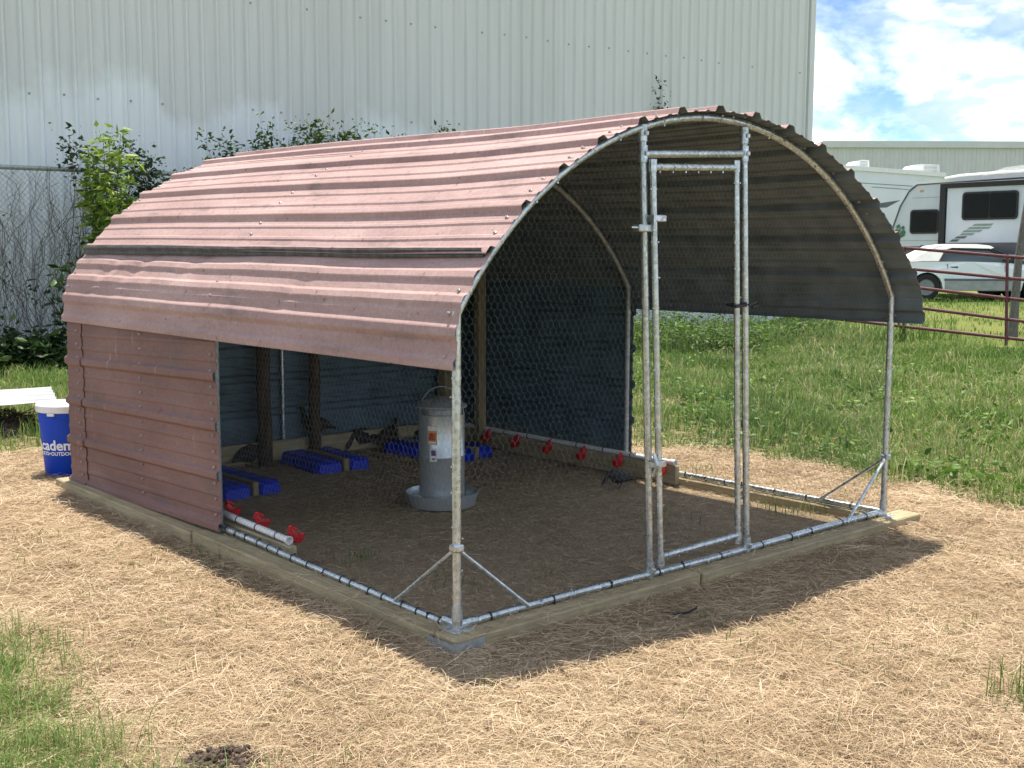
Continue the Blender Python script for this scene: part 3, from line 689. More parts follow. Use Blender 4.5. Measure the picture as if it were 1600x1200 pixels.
# ------------------------------------------------------------------ drinkers: white pipe with red cups
def drinker(label, p0, p1, ys, xoff, group, zo=-0.055):
    p0, p1 = Vector(p0), Vector(p1); d = empty('drinker_line', (p0.x, p0.y, p0.z)); tag(d, label, 'poultry drinker', group)
    mb = MB(); v = p1-p0; mb.tube([(0, 0, 0), v*0.5, v], 0.0165, 10); mb.tube([v*0.0, v*0.02], 0.021, 10); mb.tube([v*0.98, v], 0.021, 10); mb.build('water_pipe', M['white'], d, True)
    mb = MB()
    for t in np.arange(0.1, 0.95, 0.25 if v.length < 1 else 0.12): mb.tube([v*t-v.normalized()*.004, v*t+v.normalized()*.004], 0.0185, 8)
    o = mb.build('pipe_ties', M['black'], d); o['kind'] = 'stuff'
    for y in ys:
        t = (y-p0.y)/(p1.y-p0.y); c = v*t+Vector((xoff, 0, zo)); sx = 1 if xoff > 0 else -1
        mb = MB(); mb.lathe([(0.012, -0.030), (0.026, -0.024), (0.036, 0.0), (0.039, 0.014), (0.036, 0.014), (0.030, -0.004), (0.0001, -0.016)], c+Vector((sx*0.012, 0, 0)), 14)
        mb.tube([c+Vector((-sx*0.028, 0, 0.045)), c+Vector((-sx*0.014, 0, 0.02)), c+Vector((-sx*0.006, 0, -0.01))], [0.015, 0.014, 0.012], 8)
        mb.box(c+Vector((-sx*0.006, 0, 0.048)), (0.05, 0.016, 0.014), Matrix.Rotation(sx*0.5, 3, 'Y'), 0, 0.003)
        mb.build('drinking_cup', M['red'], d, True)
drinker('white water pipe with six red cups along the right wall board', (W-0.055, 3.62, 0.08), (W-0.055, 1.46, 0.078), (3.30, 2.97, 2.62, 2.27, 1.92, 1.53), -0.05, 'drinker lines')
drinker('short white water pipe with three red cups by the left rail', (0.06, 2.14, 0.075), (0.06, 1.36, 0.055), (2.04, 1.73, 1.40), 0.052, 'drinker lines', 0.0)

# ------------------------------------------------------------------ feeder
fx, fy = 1.44, 1.97
fz = gz(fx, fy)+0.005
fd = empty('poultry_feeder', (fx, fy, fz)); tag(fd, 'galvanised steel tube feeder with round pan and lid standing on the coop floor', 'feeder')
mb = MB(); mb.lathe([(0.165, 0.0), (0.195, 0.008), (0.208, 0.05), (0.217, 0.085), (0.213, 0.088), (0.204, 0.05), (0.188, 0.014), (0.0001, 0.012)], n=40); mb.build('feed_pan', M['feeder'], fd, True)
mb = MB(); mb.lathe([(0.142, 0.045), (0.146, 0.052), (0.142, 0.06), (0.1355, 0.066), (0.1355, 0.30), (0.1368, 0.302), (0.1368, 0.310), (0.1355, 0.312), (0.1355, 0.545), (0.137, 0.551), (0.133, 0.553), (0.129, 0.545), (0.129, 0.07)], n=44); bt = mb.build('hopper_tube', M['feeder'], fd, True)
for k in range(5):
    a = k*1.2566+0.3; mb = MB(); mb.box((0.155*math.cos(a), 0.155*math.sin(a), 0.045), (0.05, 0.012, 0.06), RZ(a)); mb.build('pan_bracket', M['galv'], fd)
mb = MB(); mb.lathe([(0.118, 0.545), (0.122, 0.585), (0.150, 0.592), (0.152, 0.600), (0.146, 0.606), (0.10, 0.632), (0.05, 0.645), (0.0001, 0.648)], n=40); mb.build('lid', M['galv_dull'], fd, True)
mb = MB(); mb.tube([(-0.128*math.cos(0.7), 0.128*math.sin(0.7), 0.54)]+[(-0.128*math.cos(0.7)*math.cos(a), 0.128*math.sin(0.7)*math.cos(a), 0.56+0.15*math.sin(a)) for a in np.linspace(0.1, 3.04, 15)]+[(0.128*math.cos(0.7), -0.128*math.sin(0.7), 0.54)], 0.003, 6); mb.build('bail_handle', M['galv_dull'], fd, True)
def patch(name, a0, a1, z0, z1, mat, off=0.0015, par=bt, n=6):
    mb = MB(); r = 0.1365+off; vs = [(r*math.cos(a), r*math.sin(a), z) for z in (z0, z1) for a in np.linspace(a0, a1, n)]
    mb.add(vs, [(i, i+1, n+i+1, n+i) for i in range(n-1)]); mb.build(name, mat, par)
af = math.atan2(CAM.y-fy, CAM.x-fx)      # the label's side of the tube
patch('label', af-0.62, af-0.20, 0.385, 0.495, M['label_o']); patch('label_stripe', af-0.62, af-0.20, 0.465, 0.492, M['label_w'], 0.0022); patch('label_picture', af-0.56, af-0.26, 0.41, 0.452, M['label_r'], 0.0022); patch('label_stripe', af-0.58, af-0.24, 0.392, 0.402, M['label_w'], 0.0022)
patch('sticker', af-0.52, af-0.2, 0.285, 0.362, M['label_w']); patch('sticker_print', af-0.46, af-0.25, 0.32, 0.352, M['label_p'], 0.0022); patch('sticker_print', af-0.42, af-0.29, 0.296, 0.306, M['label_r'], 0.0022)

# ------------------------------------------------------------------ blue ribbed trays with a timber bar between
def tray(loc, rz, label, ln=0.74):
    d = empty('nest_tray', loc, rz); tag(d, label, 'tray', 'blue trays on the coop floor')
    for sx, w in ((-1, 0.20), (1, 0.155)):
        c = sx*(0.028+w/2); mb = MB(); N = 49; prof = []
        for i in range(N):
            y = -ln/2+ln*i/(N-1); ph = (i/(N-1))*6*2*math.pi; b = 0.5-0.5*math.cos(ph); e = min(1, min(i, N-1-i)/2.0)
            hw = w/2*(0.95+0.05*b)*(0.86+0.14*e); h = (0.080+0.006*b)*(0.8+0.2*e)
            prof.append([(c-hw, y, 0.0), (c-hw, y, h*0.62), (c-hw*0.86, y, h*0.93), (c-hw*0.5, y, h), (c, y, h*0.97), (c+hw*0.5, y, h), (c+hw*0.86, y, h*0.93), (c+hw, y, h*0.62), (c+hw, y, 0.0)])
        n = 9; mb.add([q for r in prof for q in r], [(i*n+k, (i+1)*n+k, (i+1)*n+k+1, i*n+k+1) for i in range(N-1) for k in range(n-1)]+[tuple(range(n)), tuple(reversed(range((N-1)*n, N*n)))])
        mb.build('tray_half', M['blue'], d, True)
    mb = MB(); mb.box((0, -0.005, 0.045), (0.042, ln-0.02, 0.085), None, 0, 0.004); mb.build('timber_bar', M['post_tan'], d)
tray((1.62, 3.60, G0+0.005), R(-4), 'blue ribbed plastic tray lying in front of the two dark uprights')
tray((0.70, 3.26, G0+0.005), R(3), 'blue ribbed plastic tray half hidden behind the left side panel')
tray((2.50, 3.38, G0+0.005), R(12), 'blue ribbed plastic tray partly hidden behind the steel feeder')

# ------------------------------------------------------------------ birds
def bird(loc, rz, label, mat, sc=1.0, up=0.6, headdown=False):
    """one continuous body: tail, deep chest, neck and small head, with legs"""
    sp = [(-0.20, 0.075, 0.004, 0.010), (-0.165, 0.085, 0.022, 0.016), (-0.115, 0.105, 0.042, 0.042), (-0.06, 0.115, 0.062, 0.066), (0.0, 0.118, 0.070, 0.078), (0.055, 0.128, 0.062, 0.070), (0.095, 0.155, 0.042, 0.046)]
    if headdown: sp += [(0.125, 0.150, 0.026, 0.026), (0.150, 0.115, 0.019, 0.019), (0.172, 0.085, 0.020, 0.021), (0.190, 0.066, 0.018, 0.019), (0.205, 0.048, 0.007, 0.007), (0.215, 0.036, 0.002, 0.002)]
    else: sp += [(0.112, 0.150+0.06*up, 0.026, 0.026), (0.118, 0.155+0.11*up, 0.019, 0.019), (0.126, 0.16+0.155*up, 0.020, 0.022), (0.142, 0.166+0.165*up, 0.017, 0.018), (0.160, 0.162+0.162*up, 0.006, 0.007), (0.176, 0.156+0.16*up, 0.0015, 0.002)]
    o = MB(); n = 12; vs = []
    for i, (x, z, ry, rz_) in enumerate(sp):
        a = sp[max(0, i-1)]; b = sp[min(len(sp)-1, i+1)]; t = Vector((b[0]-a[0], 0, b[1]-a[1])).normalized(); u = Vector((-t.z, 0, t.x))
        for k in range(n):
            q = 2*math.pi*k/n; vs.append(Vector((x, 0, z))+u*(rz_*math.sin(q))+Vector((0, ry*math.cos(q), 0)))
    o.add(vs, [(i*n+k, i*n+(k+1) % n, (i+1)*n+(k+1) % n, (i+1)*n+k) for i in range(len(sp)-1) for k in range(n)]+[tuple(reversed(range(n))), tuple((len(sp)-1)*n+k for k in range(n))])
    for s in (-1, 1):
        o.tube([(0.0, s*0.03, 0.085), (-0.012, s*0.032, 0.045), (0.004, s*0.034, 0.004)], [0.016, 0.008, 0.006], 6)
        for a in (-0.5, 0, 0.5): o.tube([(0.004, s*0.034, 0.005), (0.004+0.035*math.cos(a), s*0.034+0.035*math.sin(a), 0.003)], [0.005, 0.002], 4)
        w = []; 
        for i in range(9):
            x = -0.12+0.19*i/8; zz = 0.118+0.012*math.sin(i); w.append((x, s*(0.050+0.024*math.sin(math.pi*i/8)), zz))
        o.tube(w, [0.004, 0.014, 0.022, 0.028, 0.030, 0.030, 0.026, 0.018, 0.006], 6)
    ob = o.build('guinea_fowl', M[mat], None, True); ob.location = loc; ob.rotation_euler = (0, 0, rz); ob.scale = (sc*0.74,)*3
    tag(ob, label, 'bird', 'birds in the coop'); return ob
gi = G0+0.004
bird((2.63, 1.66, gi), R(160), 'grey bird pecking below the red cup nearest the door post', 'feather', 0.78, 0.3, True)
bird((1.70, L-0.10, 0.095), R(150), 'dark bird perched on the back board before the right dark upright', 'feather_b', 1.0, 0.75)
bird((1.16, 3.80, gi), R(20), 'dark bird on the floor by the back board, left of the middle blue tray', 'feather', 1.15, 0.5)
bird((2.12, 3.84, gi), R(200), 'dark bird with lowered head, leftmost of the flock by the back wall', 'feather', 1.25, 0.2, True)
bird((2.32, 3.78, gi), R(25), 'brown bird, second from the left of the flock by the back wall', 'feather_b', 1.2, 0.5)
bird((2.50, 3.90, gi), R(170), 'dark bird with raised head in the flock behind the right blue tray', 'feather', 1.25, 0.75)
bird((2.66, 3.80, gi), R(60), 'brown bird at the right end of the flock by the tan corner post', 'feather_b', 1.1, 0.6)

# ------------------------------------------------------------------ bucket
bx_, by_ = 0.13, 4.40; bz = gz(bx_, by_)-0.003
bk = empty('bucket', (bx_, by_, bz)); tag(bk, 'tall blue plastic bucket with white lid behind the coop corner', 'bucket')
HB = 0.475
def rb(z): return 0.150+0.037*z/HB
mb = MB(); mb.lathe([(0.145, 0), (rb(0), 0.006), (rb(.39), .39), (rb(.39)+.004, .392), (rb(.40)+.004, .404), (rb(.41), .407), (rb(HB), HB), (rb(HB)-.005, HB), (0.14, 0.02), (0.0001, 0.018)], n=48); bo = mb.build('bucket_body', M['bucket'], bk, True)
mb = MB(); mb.lathe([(rb(HB)+0.003, HB-0.040), (rb(HB)+0.010, HB-0.036), (rb(HB)+0.012, HB+0.004), (rb(HB)+0.006, HB+0.012), (rb(HB)-0.012, HB+0.014), (rb(HB)-0.02, HB+0.006), (0.0001, HB+0.010)], n=48)
mb.build('lid', M['white'], bk, True)
mb = MB()
ac = math.atan2(CAM.y-by_, CAM.x-bx_)
for k in range(2): mb.box((rb(.44)*math.cos(ac-.55+k*2.6)*1.05, rb(.44)*math.sin(ac-.55+k*2.6)*1.05, HB-0.048), (0.016, 0.05, 0.02), RZ(ac-.55+k*2.6), 0, .003)
mb.build('lid_tab', M['white'], bk)
def wrap_text(name, body, size, zc, acen, par, mat, bold=0.0):
    cu = bpy.data.curves.new('print', 'FONT'); cu.body = body; cu.size = size; cu.align_x = 'CENTER'; cu.offset = bold; cu.resolution_u = 3
    to = bpy.data.objects.new('print', cu); col.objects.link(to); dg = bpy.context.evaluated_depsgraph_get(); dg.update()
    me = bpy.data.meshes.new_from_object(to.evaluated_get(dg)); bpy.data.objects.remove(to); bpy.data.curves.remove(cu)
    for v in me.vertices:
        x, y = v.co.x, v.co.y; z = zc+y; r = rb(z)+0.0035; a = acen+x/r; v.co = (r*math.cos(a), r*math.sin(a), z)
    me.materials.clear(); me.materials.append(mat); o = bpy.data.objects.new(name, me); col.objects.link(o); o.parent = par; return o
wrap_text('lettering', 'Academy', 0.095, 0.188, ac-0.56, bo, M['text'], 0.0025); wrap_text('lettering', 'SPORTS+OUTDOORS', 0.033, 0.152, ac-0.56, bo, M['text'], 0.001)

# ------------------------------------------------------------------ scrap sheet on a brush heap, far left
hp = empty('brush_heap', (-0.1, 6.6, G0)); tag(hp, 'dark heap of old hay under the white scrap sheet', 'heap')
mb = MB(); N = 26
vs = []; 
for j in range(9):
    for i in range(N):
        a = 2*math.pi*i/N; q = j/8; r = (1-q)*0.78*(1+0.15*nz(math.cos(a)*2, math.sin(a)*2, q*3)); vs.append((r*math.cos(a)*1.15, r*math.sin(a)*0.8, 0.23*(1-(1-q)**2)+0.03*nz(math.cos(a)*4, math.sin(a)*4, q*6)-0.02))
mb.add(vs, [(j*N+i, j*N+(i+1) % N, (j+1)*N+(i+1) % N, (j+1)*N+i) for j in range(8) for i in range(N)]); mb.build('hay_mound', M['soil'], hp, True)
mb = MB()
for k in range(420):
    a = random.uniform(0, 6.28); q = random.random()**0.7; r = 0.76*q; z = 0.23*(1-q*q); p = Vector((r*math.cos(a)*1.15, r*math.sin(a)*.8, z+0.01)); d = Vector((random.gauss(0, 1), random.gauss(0, 1), random.gauss(0, .5))).normalized()*random.uniform(.05, .16)
    mb.tube([p-d, p+Vector((0, 0, .02)), p+d], [0.004, 0.004, 0.002], 3, caps=False)
o = mb.build('loose_stalks', M['post_dark'], hp); o['kind'] = 'stuff'
pf = profile(0, 0.95, [0.1, 0.345, 0.59, 0.835], 0.02, 0)
def fsc(s, t, h):
    return Vector((-1.65+2.35*t+0.35*s, 5.95+1.15*s+0.25*t, 0.215+h+0.02*nz(s*2, t*4)-0.05*t*t+0.03*t))
o = sheet('scrap_sheet', pf, fsc, np.linspace(0, 1, 14), [M['sheetwhite'], M['under']], hp); o.parent = None
tag(o, 'white ribbed scrap metal sheet lying on the dark heap at the left edge', 'metal sheet')

# ------------------------------------------------------------------ plants
def leaves(centers, size, rnd, tint0=0.5, tvar=0.25, slim=0.45, updir=0.25):
    n = len(centers); C = np.asarray(centers); d = rnd.normal(size=(n, 3)); d[:, 2] = d[:, 2]*0.55-updir*0.3; d /= np.linalg.norm(d, axis=1)[:, None]
    u = rnd.normal(size=(n, 3))+np.array([0, 0, 1.1]); s = np.cross(d, u); s /= np.linalg.norm(s, axis=1)[:, None]+1e-9; nn = np.cross(s, d)
    L_ = (size*(0.4+1.15*rnd.random(n)**1.6))[:, None]; w = L_*slim*0.5
    V = np.stack([C, C+d*L_*0.45+s*w-nn*L_*0.08, C+d*L_+nn*L_*-0.05, C+d*L_*0.45-s*w-nn*L_*0.08, C+d*L_*0.5+nn*L_*0.06], 1)
    F = np.array([[0, 1, 4], [1, 2, 4], [2, 3, 4], [3, 0, 4]]); F = (F[None]+5*np.arange(n)[:, None, None]).reshape(-1, 3)
    T = np.clip(tint0+tvar*rnd.normal(size=n), 0, 1); return V.reshape(-1, 3), F, np.repeat(T, 5)
def bush(name, loc, dims, nst, nlf, size, label, cat, group=None, mat='leaf', tint0=0.45, slim=0.5, seed=0, spread=0.22):
    rnd = np.random.default_rng(seed+11); root = empty(name, loc); tag(root, label, cat, group)
    mb = MB(); pts = []; dx, dy, dz = dims
    for k in range(nst):
        a = rnd.uniform(0, 6.28); q = math.sqrt(rnd.random()); tip = Vector((dx*q*math.cos(a), dy*q*math.sin(a), dz*(1-0.35*q*q)*rnd.uniform(0.55, 1.08))); b = Vector((tip.x*0.25, tip.y*0.25, 0)); path = []
        for i in range(7):
            t = i/6; p = b.lerp(tip, t)+Vector((rnd.normal()*0.03*dz, rnd.normal()*0.03*dz, 0))*t; path.append(p)
            if t > 0.12: pts += [p+Vector(rnd.normal(size=3))*spread*dx*0.5*(0.6+0.4*t) for _ in range(max(1, int(nlf/nst/6)))]
        mb.tube(path, [0.006*dz+0.003]*3+[0.004*dz+0.002]*3+[0.0015], 4)
    mb.build('stem', M['stem'], root)
    pts = np.array([p for p in pts]); pts[:, 2] = np.maximum(pts[:, 2], 0.02)
    V, F, T = leaves(pts, size, rnd, tint0, 0.2, slim); np_obj('foliage', V, F, M[mat], root, T); return root
def wallpt(px, off=0.0, wall=False):       # ground point in front of the fence under a sight line
    d = FW+RT*((px-800)/FPX); o = (W0 if wall else fo)+WN*off; t = (o-CAM).dot(WN)/d.dot(WN); p = CAM+d*t; return Vector((p.x, p.y, G0))
def zat(px, py, p): # height seen at that pixel above the given ground point
    dd = depth_of(p.x, p.y); return at(px, py, dd).z
# sapling with upright shoots
sp_ = wallpt(180, 0.62); root = empty('sapling', sp_); tag(root, 'bright green leafy sapling standing against the fence', 'sapling')
rnd = np.random.default_rng(3); mb = MB(); pts = []; th = zat(182, 214, sp_)-G0
for k in range(19):
    a = rnd.uniform(0, 6.28); q = 0.10+0.28*rnd.random(); h = th*rnd.uniform(0.42, 1.0); base = Vector((0.05*math.cos(a), 0.05*math.sin(a), 0)); tip = Vector((q*math.cos(a), q*math.sin(a), h)); path = []
    for i in range(12):
        t = i/11; p = base.lerp(tip, t); p.x *= (0.3+0.7*t); p.y *= (0.3+0.7*t); path.append(p)
        if t > 0.45: pts += [p+Vector(rnd.normal(size=3))*0.05 for _ in range(26)]
    mb.tube(path, [0.014-0.001*i for i in range(12)], 5)
mb.build('stem', M['stem'], root); P = np.array([tuple(p) for p in pts]); V, F, T = leaves(P, 0.12, rnd, 0.78, 0.2, 0.34, 0.9)
T = np.clip(T+0.0*V[:, 2], 0, 1); np_obj('foliage', V, F, M['leaf_bright'], root, T)
def vine(name, px, ptop, wid, n, label, seed, off=0.2, size=0.075, tint=0.4, low=0.35, mat='leaf'):
    p = wallpt(px, off); h = zat(px, ptop, p)-G0; rnd = np.random.default_rng(seed); root = empty(name, p); tag(root, label, 'vine', 'vines on the fence'); mb = MB(); pts = []
    for k in range(n):
        x0 = rnd.normal()*wid*0.3; x1 = x0+rnd.normal()*wid*0.45; hh = h*min(1.0, rnd.uniform(0.78, 1.0)); path = []
        for i in range(14):
            t = i/13; q = WD*(x0+(x1-x0)*t+0.05*math.sin(t*9+k))+WN*(0.06*rnd.normal()+0.05)+Vector((0, 0, hh*t)); path.append(q)
            if t > low: pts += [q+Vector(rnd.normal(size=3))*0.085 for _ in range(30)]
        mb.tube(path, [0.008-0.0004*i for i in range(14)], 4)
    mb.build('stem', M['stem'], root); V, F, T = leaves(np.array([tuple(q) for q in pts]), size, rnd, tint, 0.2, 0.55); np_obj('foliage', V, F, M[mat], root, T)
vine('climbing_vine', 470, 200, 1.05, 40, 'wide leafy vine rising over the fence just above the coop roof', 21, tint=0.62, low=0.6)
vine('climbing_vine', 545, 192, 0.5, 11, 'leafy vine at the right end of the wide vine mass, with a tall curling tip', 22, tint=0.7, low=0.6)
vine('climbing_vine', 622, 213, 0.28, 6, 'small vine sprig above the roof, right of the wide vine mass', 23, low=0.7)
vine('climbing_vine', 706, 206, 0.5, 6, 'small vine sprig above the roof, rightmost of the low green sprigs', 24, low=0.75)
vine('climbing_vine', 248, 232, 0.6, 14, 'dark leafy vine beside the bright sapling, on its right', 25, tint=0.45, low=0.45)
vine('climbing_vine', 375, 215, 0.35, 7, 'thin vine left of the wide vine mass above the roof', 26, tint=0.35, low=0.6)
vine('climbing_vine', 122, 172, 0.22, 3, 'thin twiggy vine climbing above the fence rail left of the sapling', 27, size=0.08, tint=0.2, low=0.85)
vine('climbing_vine', 1020, 122, 0.05, 2, 'lone dry vine tip against the warehouse wall above the roof crown', 28, off=-0.78, size=0.07, tint=0.1, low=0.8)
# dead vines hanging on the fence
for px, n_, lab, sd_ in ((25, 80, 'tangle of dead grey vines on the fence at the left edge', 31), (85, 75, 'dead brown vines on the fence above the blue bucket', 32)):
    p = wallpt(px, 0.03); rnd = np.random.default_rng(sd_); root = empty('dead_vine', p); tag(root, lab, 'dead vine', 'dead vines on the fence'); mb = MB(); pts = []
    for k in range(n_):
        x = rnd.normal()*0.4; z = rnd.uniform(0, 1.2) if k % 2 else 0; path = []; dx = rnd.normal()*0.05
        for i in range(16):
            path.append(WD*x+WN*(0.02+0.03*abs(rnd.normal()))+Vector((0, 0, z))); dx = dx*0.7+rnd.normal()*0.05; x += dx; z += rnd.uniform(0.03, 0.24)
            if z > FT+0.06: break
            if rnd.random() < 0.05: pts.append(path[-1]+Vector(rnd.normal(size=3))*0.05)
        if len(path) > 3: mb.tube(path, rnd.uniform(0.0012, 0.0042), 3)
    mb.build('stem', M['dead'], root)
    if pts: V, F, T = leaves(np.array([tuple(q) for q in pts]), 0.075, rnd, 0.3, 0.2); np_obj('foliage', V, F, M['leaf'], root, T)
# weeds along the fence foot, left
for k, (px, top, wid, lab) in enumerate(((-15, 524, 0.9, 'dark green weeds under the fence at the left edge of the picture'), (38, 530, 0.7, 'dark green weeds under the fence above the scrap sheet'), (85, 526, 0.75, 'dark green weeds under the fence above the blue bucket'), (170, 380, 0.8, 'dark green brambles under the sapling by the fence'))):
    p = wallpt(px, 0.7); h = zat(px, top, p)-G0
    bush('fence_weed', p, (wid, 0.5, h), 26, 1500, 0.12, lab, 'weeds', 'weeds along the fence', tint0=0.42, seed=40+k)
# weeds beyond the right opening
for k, (px, py, top, wid, lab) in enumerate(((1005, 552, 488, 0.9, 'leafy weed clump just right of the dark side panel edge'), (1062, 541, 484, 1.2, 'leafy weed clump seen through the door, left of the middle'), (1132, 556, 500, 0.7, 'leafy weed clump seen through the door by its right stile'), (1185, 538, 492, 1.1, 'low weed clump just right of the door in the field'), (1250, 534, 500, 0.9, 'low weed clump by the foot of the pipe gate, left end'))):
    dd = (CAM.z-G0)*FPX/(py-397); p = at(px, 397, dd); p = Vector((p.x, p.y, G0)); h = zat(px, top, p)-G0
    bush('field_weed', p, (wid, 0.8, h), 34, 2600, 0.075, lab, 'weeds', 'weed clumps in the field', mat='leaf_bright', tint0=0.35, seed=60+k, slim=0.35)

# ------------------------------------------------------------------ pipe gate panels
gate = empty('pipe_gate', at(1420, 512, 19)); go = gate.location.copy(); tag(gate, 'maroon metal pipe gate with horizontal rails standing in the field', 'gate')
def gp(px, py, d): return at(px, py, d)-go
def gd(px): return 19.4-1.1*(px-1420)/170*0.6
rails = ((388, 402), (420, 436), (448, 468), (479, 501), (511, 530))
for a, b in rails:
    sl = (b-a)/170.0
    xl = 1262 if a == 511 else 1350
    mb = MB(); mb.tube([gp(x, a+sl*(x-1420), gd(x)) for x in (xl, 1420, 1568, 1700, 1800)], 0.026, 8); mb.build('gate_rail', M['redpipe'], gate, True)
for px in (1350, 1404, 1412, 1572, 1700):
    t_ = 388+0.082*(px-1420); b_ = 511+0.112*(px-1420)+(12 if px in (1572, 1412) else 2)
    mb = MB(); mb.tube([gp(px+2, t_-2, gd(px)), gp(px, b_, gd(px))], 0.026 if px != 1404 else 0.02, 8); mb.build('gate_upright', M['redpipe'], gate, True)
# loose low rail further left
# grey trunk behind the gate
tp = at(1590, 500, 20.4); tr = empty('dead_tree', tp); tag(tr, 'grey weathered leaning trunk behind the pipe gate at the right edge', 'tree trunk')
mb = MB(); mb.tube([at(px, py, 20.4)-tp for px, py in ((1580, 545), (1586, 470), (1592, 400), (1603, 330), (1618, 250), (1636, 170))], [0.10, 0.075, 0.066, 0.06, 0.055, 0.05], 10); mb.build('trunk', M['trunk'], tr, True)
mb = MB(); mb.tube([at(px, py, 20.4)-tp for px, py in ((1618, 250), (1650, 180), (1690, 100))], [0.09, 0.06, 0.03], 7); mb.build('branch', M['trunk'], tr, True)
def grdz(px, d): p = at(px, 397, d); return gz(p.x, p.y, False)

# ------------------------------------------------------------------ white convertible
def rrect(x0, x1, z0, z1, r, n=4):
    P = []
    for cx, cz, a in ((x1-r, z1-r, 0), (x0+r, z1-r, 90), (x0+r, z0+r, 180), (x1-r, z0+r, 270)):
        for k in range(n+1): t = R(a+90*k/n); P.append((cx+r*math.cos(t), cz+r*math.sin(t)))
    return P
cp = at(1447, 468, 27.2); car = empty('parked_car', (cp.x, cp.y, gz(cp.x, cp.y, False)), -YAW+R(-4)); tag(car, 'white convertible car with white soft top parked behind the pipe gate', 'car')
# local: x forward (to the right in view), y away from the camera, z up; origin under the rear wheel, near side
def body(mb, prof, w0, w1, mi=0):       # side outline (x,z,inset): lofted across the width
    n = len(prof)
    rows = [(0.0, 0), (0.0, 1)]
    vs = [(x, 0.0+i, z) for x, z, i in prof]+[(x, w1-i, z) for x, z, i in prof]
    mb.add(vs, [tuple(range(n)), tuple(reversed(range(n, 2*n)))]+[(i, i+n, (i+1) % n+n, (i+1) % n) for i in range(n)], mi)
CWd = 1.72
arc = lambda cx: [(cx+0.36*math.cos(a), 0.30+0.37*math.sin(a), 0.0) for a in np.linspace(math.pi, 0, 11)]
arcr = lambda cx: [(cx+0.37*math.cos(a), 0.30+0.37*math.sin(a), 0.0) for a in np.linspace(math.pi, 0, 11)]
lower = [(-1.0, 0.34, 0.1)]+[(-0.37, 0.27, 0.03)]+arcr(0.0)+[(0.37, 0.24, 0.03), (2.17, 0.24, 0.03)]+arcr(2.55)+[(2.92, 0.27, 0.03), (3.35, 0.32, 0.12), (3.42, 0.52, 0.1), (3.38, 0.66, 0.10), (2.6, 0.82, 0.10), (1.75, 0.90, 0.08), (1.0, 0.92, 0.06), (0.0, 0.92, 0.06), (-0.62, 0.90, 0.08), (-0.98, 0.84, 0.12), (-1.04, 0.62, 0.08)]
mb = MB(); body(mb, lower, 0, CWd); mb.build('car_body', M['carpaint'], car)
mb = MB(); mb.box((1.27, -0.004, 0.385), (1.70, 0.03, 0.27), None, 0, 0.008); mb.build('sill_dirt_reflection', M['cargrey'], car)  # grey of the sill: its dirt and the reflected ground put into the colour
mb = MB(); mb.box((1.27, -0.014, 0.50), (1.74, 0.03, 0.05), None, 0, 0.006); mb.build('rub_strip', M['rvdark'], car)
sx_ = lambda x: x if x < 0.28 else 0.28+(x-0.28)*1.2
top = [(-0.42, 0.915, 0.12), (0.0, 1.14, 0.22), (0.28, 1.29, 0.30), (0.55, 1.335, 0.33), (1.05, 1.335, 0.33), (1.30, 1.30, 0.31), (1.38, 1.25, 0.29), (1.30, 1.22, 0.26), (0.55, 1.24, 0.26), (0.42, 1.18, 0.24), (0.28, 0.93, 0.10)]
mb = MB(); body(mb, [(sx_(x), z, i) for x, z, i in top], 0, CWd); mb.build('soft_top', M['softtop'], car)
wl_ = [(0.30, 0.925, 0.11), (0.44, 1.17, 0.245), (0.56, 1.225, 0.27), (1.28, 1.205, 0.27), (1.62, 1.0, 0.16), (1.74, 0.905, 0.10)]
mb = MB(); body(mb, [(sx_(x), z, i+0.012) for x, z, i in wl_], 0, CWd); mb.build('side_window', M['tinted'], car)
mb = MB(); mb.tube([(0.30, 0.10, 0.925), (sx_(0.44), 0.235, 1.175), (sx_(0.56), 0.262, 1.232), (sx_(1.28), 0.265, 1.215), (sx_(1.64), 0.15, 1.0), (sx_(1.78), 0.09, 0.90)], 0.018, 6); mb.build('window_frame', M['black'], car)
mb = MB(); mb.add([(sx_(1.36), 0.27, 1.24), (sx_(1.36), CWd-0.27, 1.24), (sx_(2.02), CWd-0.14, 0.885), (sx_(2.02), 0.14, 0.885), (sx_(1.34), 0.27, 1.22), (sx_(1.34), CWd-0.27, 1.22), (sx_(2.0), CWd-0.14, 0.87), (sx_(2.0), 0.14, 0.87)], [(0, 3, 2, 1), (4, 5, 6, 7), (0, 1, 5, 4), (1, 2, 6, 5), (2, 3, 7, 6), (3, 0, 4, 7)]); mb.build('windscreen', M['tinted'], car)
mb = MB(); mb.box((1.80, -0.02, 0.95), (0.16, 0.16, 0.11), None, 0, 0.025); mb.build('wing_mirror', M['black'], car)
mb = MB(); mb.box((0.62, 0.045, 0.79), (0.19, 0.03, 0.04), None, 0, 0.008); mb.build('door_handle', M['black'], car)
mb = MB(); mb.box((0.47, 0.038, 0.58), (0.01, 0.03, 0.58)); mb.box((1.78, 0.038, 0.55), (0.01, 0.03, 0.55)); mb.build('door_gap', M['rvdark'], car)
mb = MB(); mb.box((-1.05, CWd/2, 0.50), (0.16, CWd-0.1, 0.2), None, 0, 0.03); mb.build('rear_bumper', M['carpaint'], car)
mb = MB(); mb.box((-1.0, CWd/2, 0.74), (0.08, CWd-0.3, 0.14), None, 0, 0.02); mb.build('tail_light', M['red'], car)
mb = MB(); mb.tube([(-0.45, 0.13, 0.905), (-0.1, 0.10, 0.925), (0.30, 0.10, 0.925)], 0.012, 5); mb.build('top_piping', M['rvdark'], car)
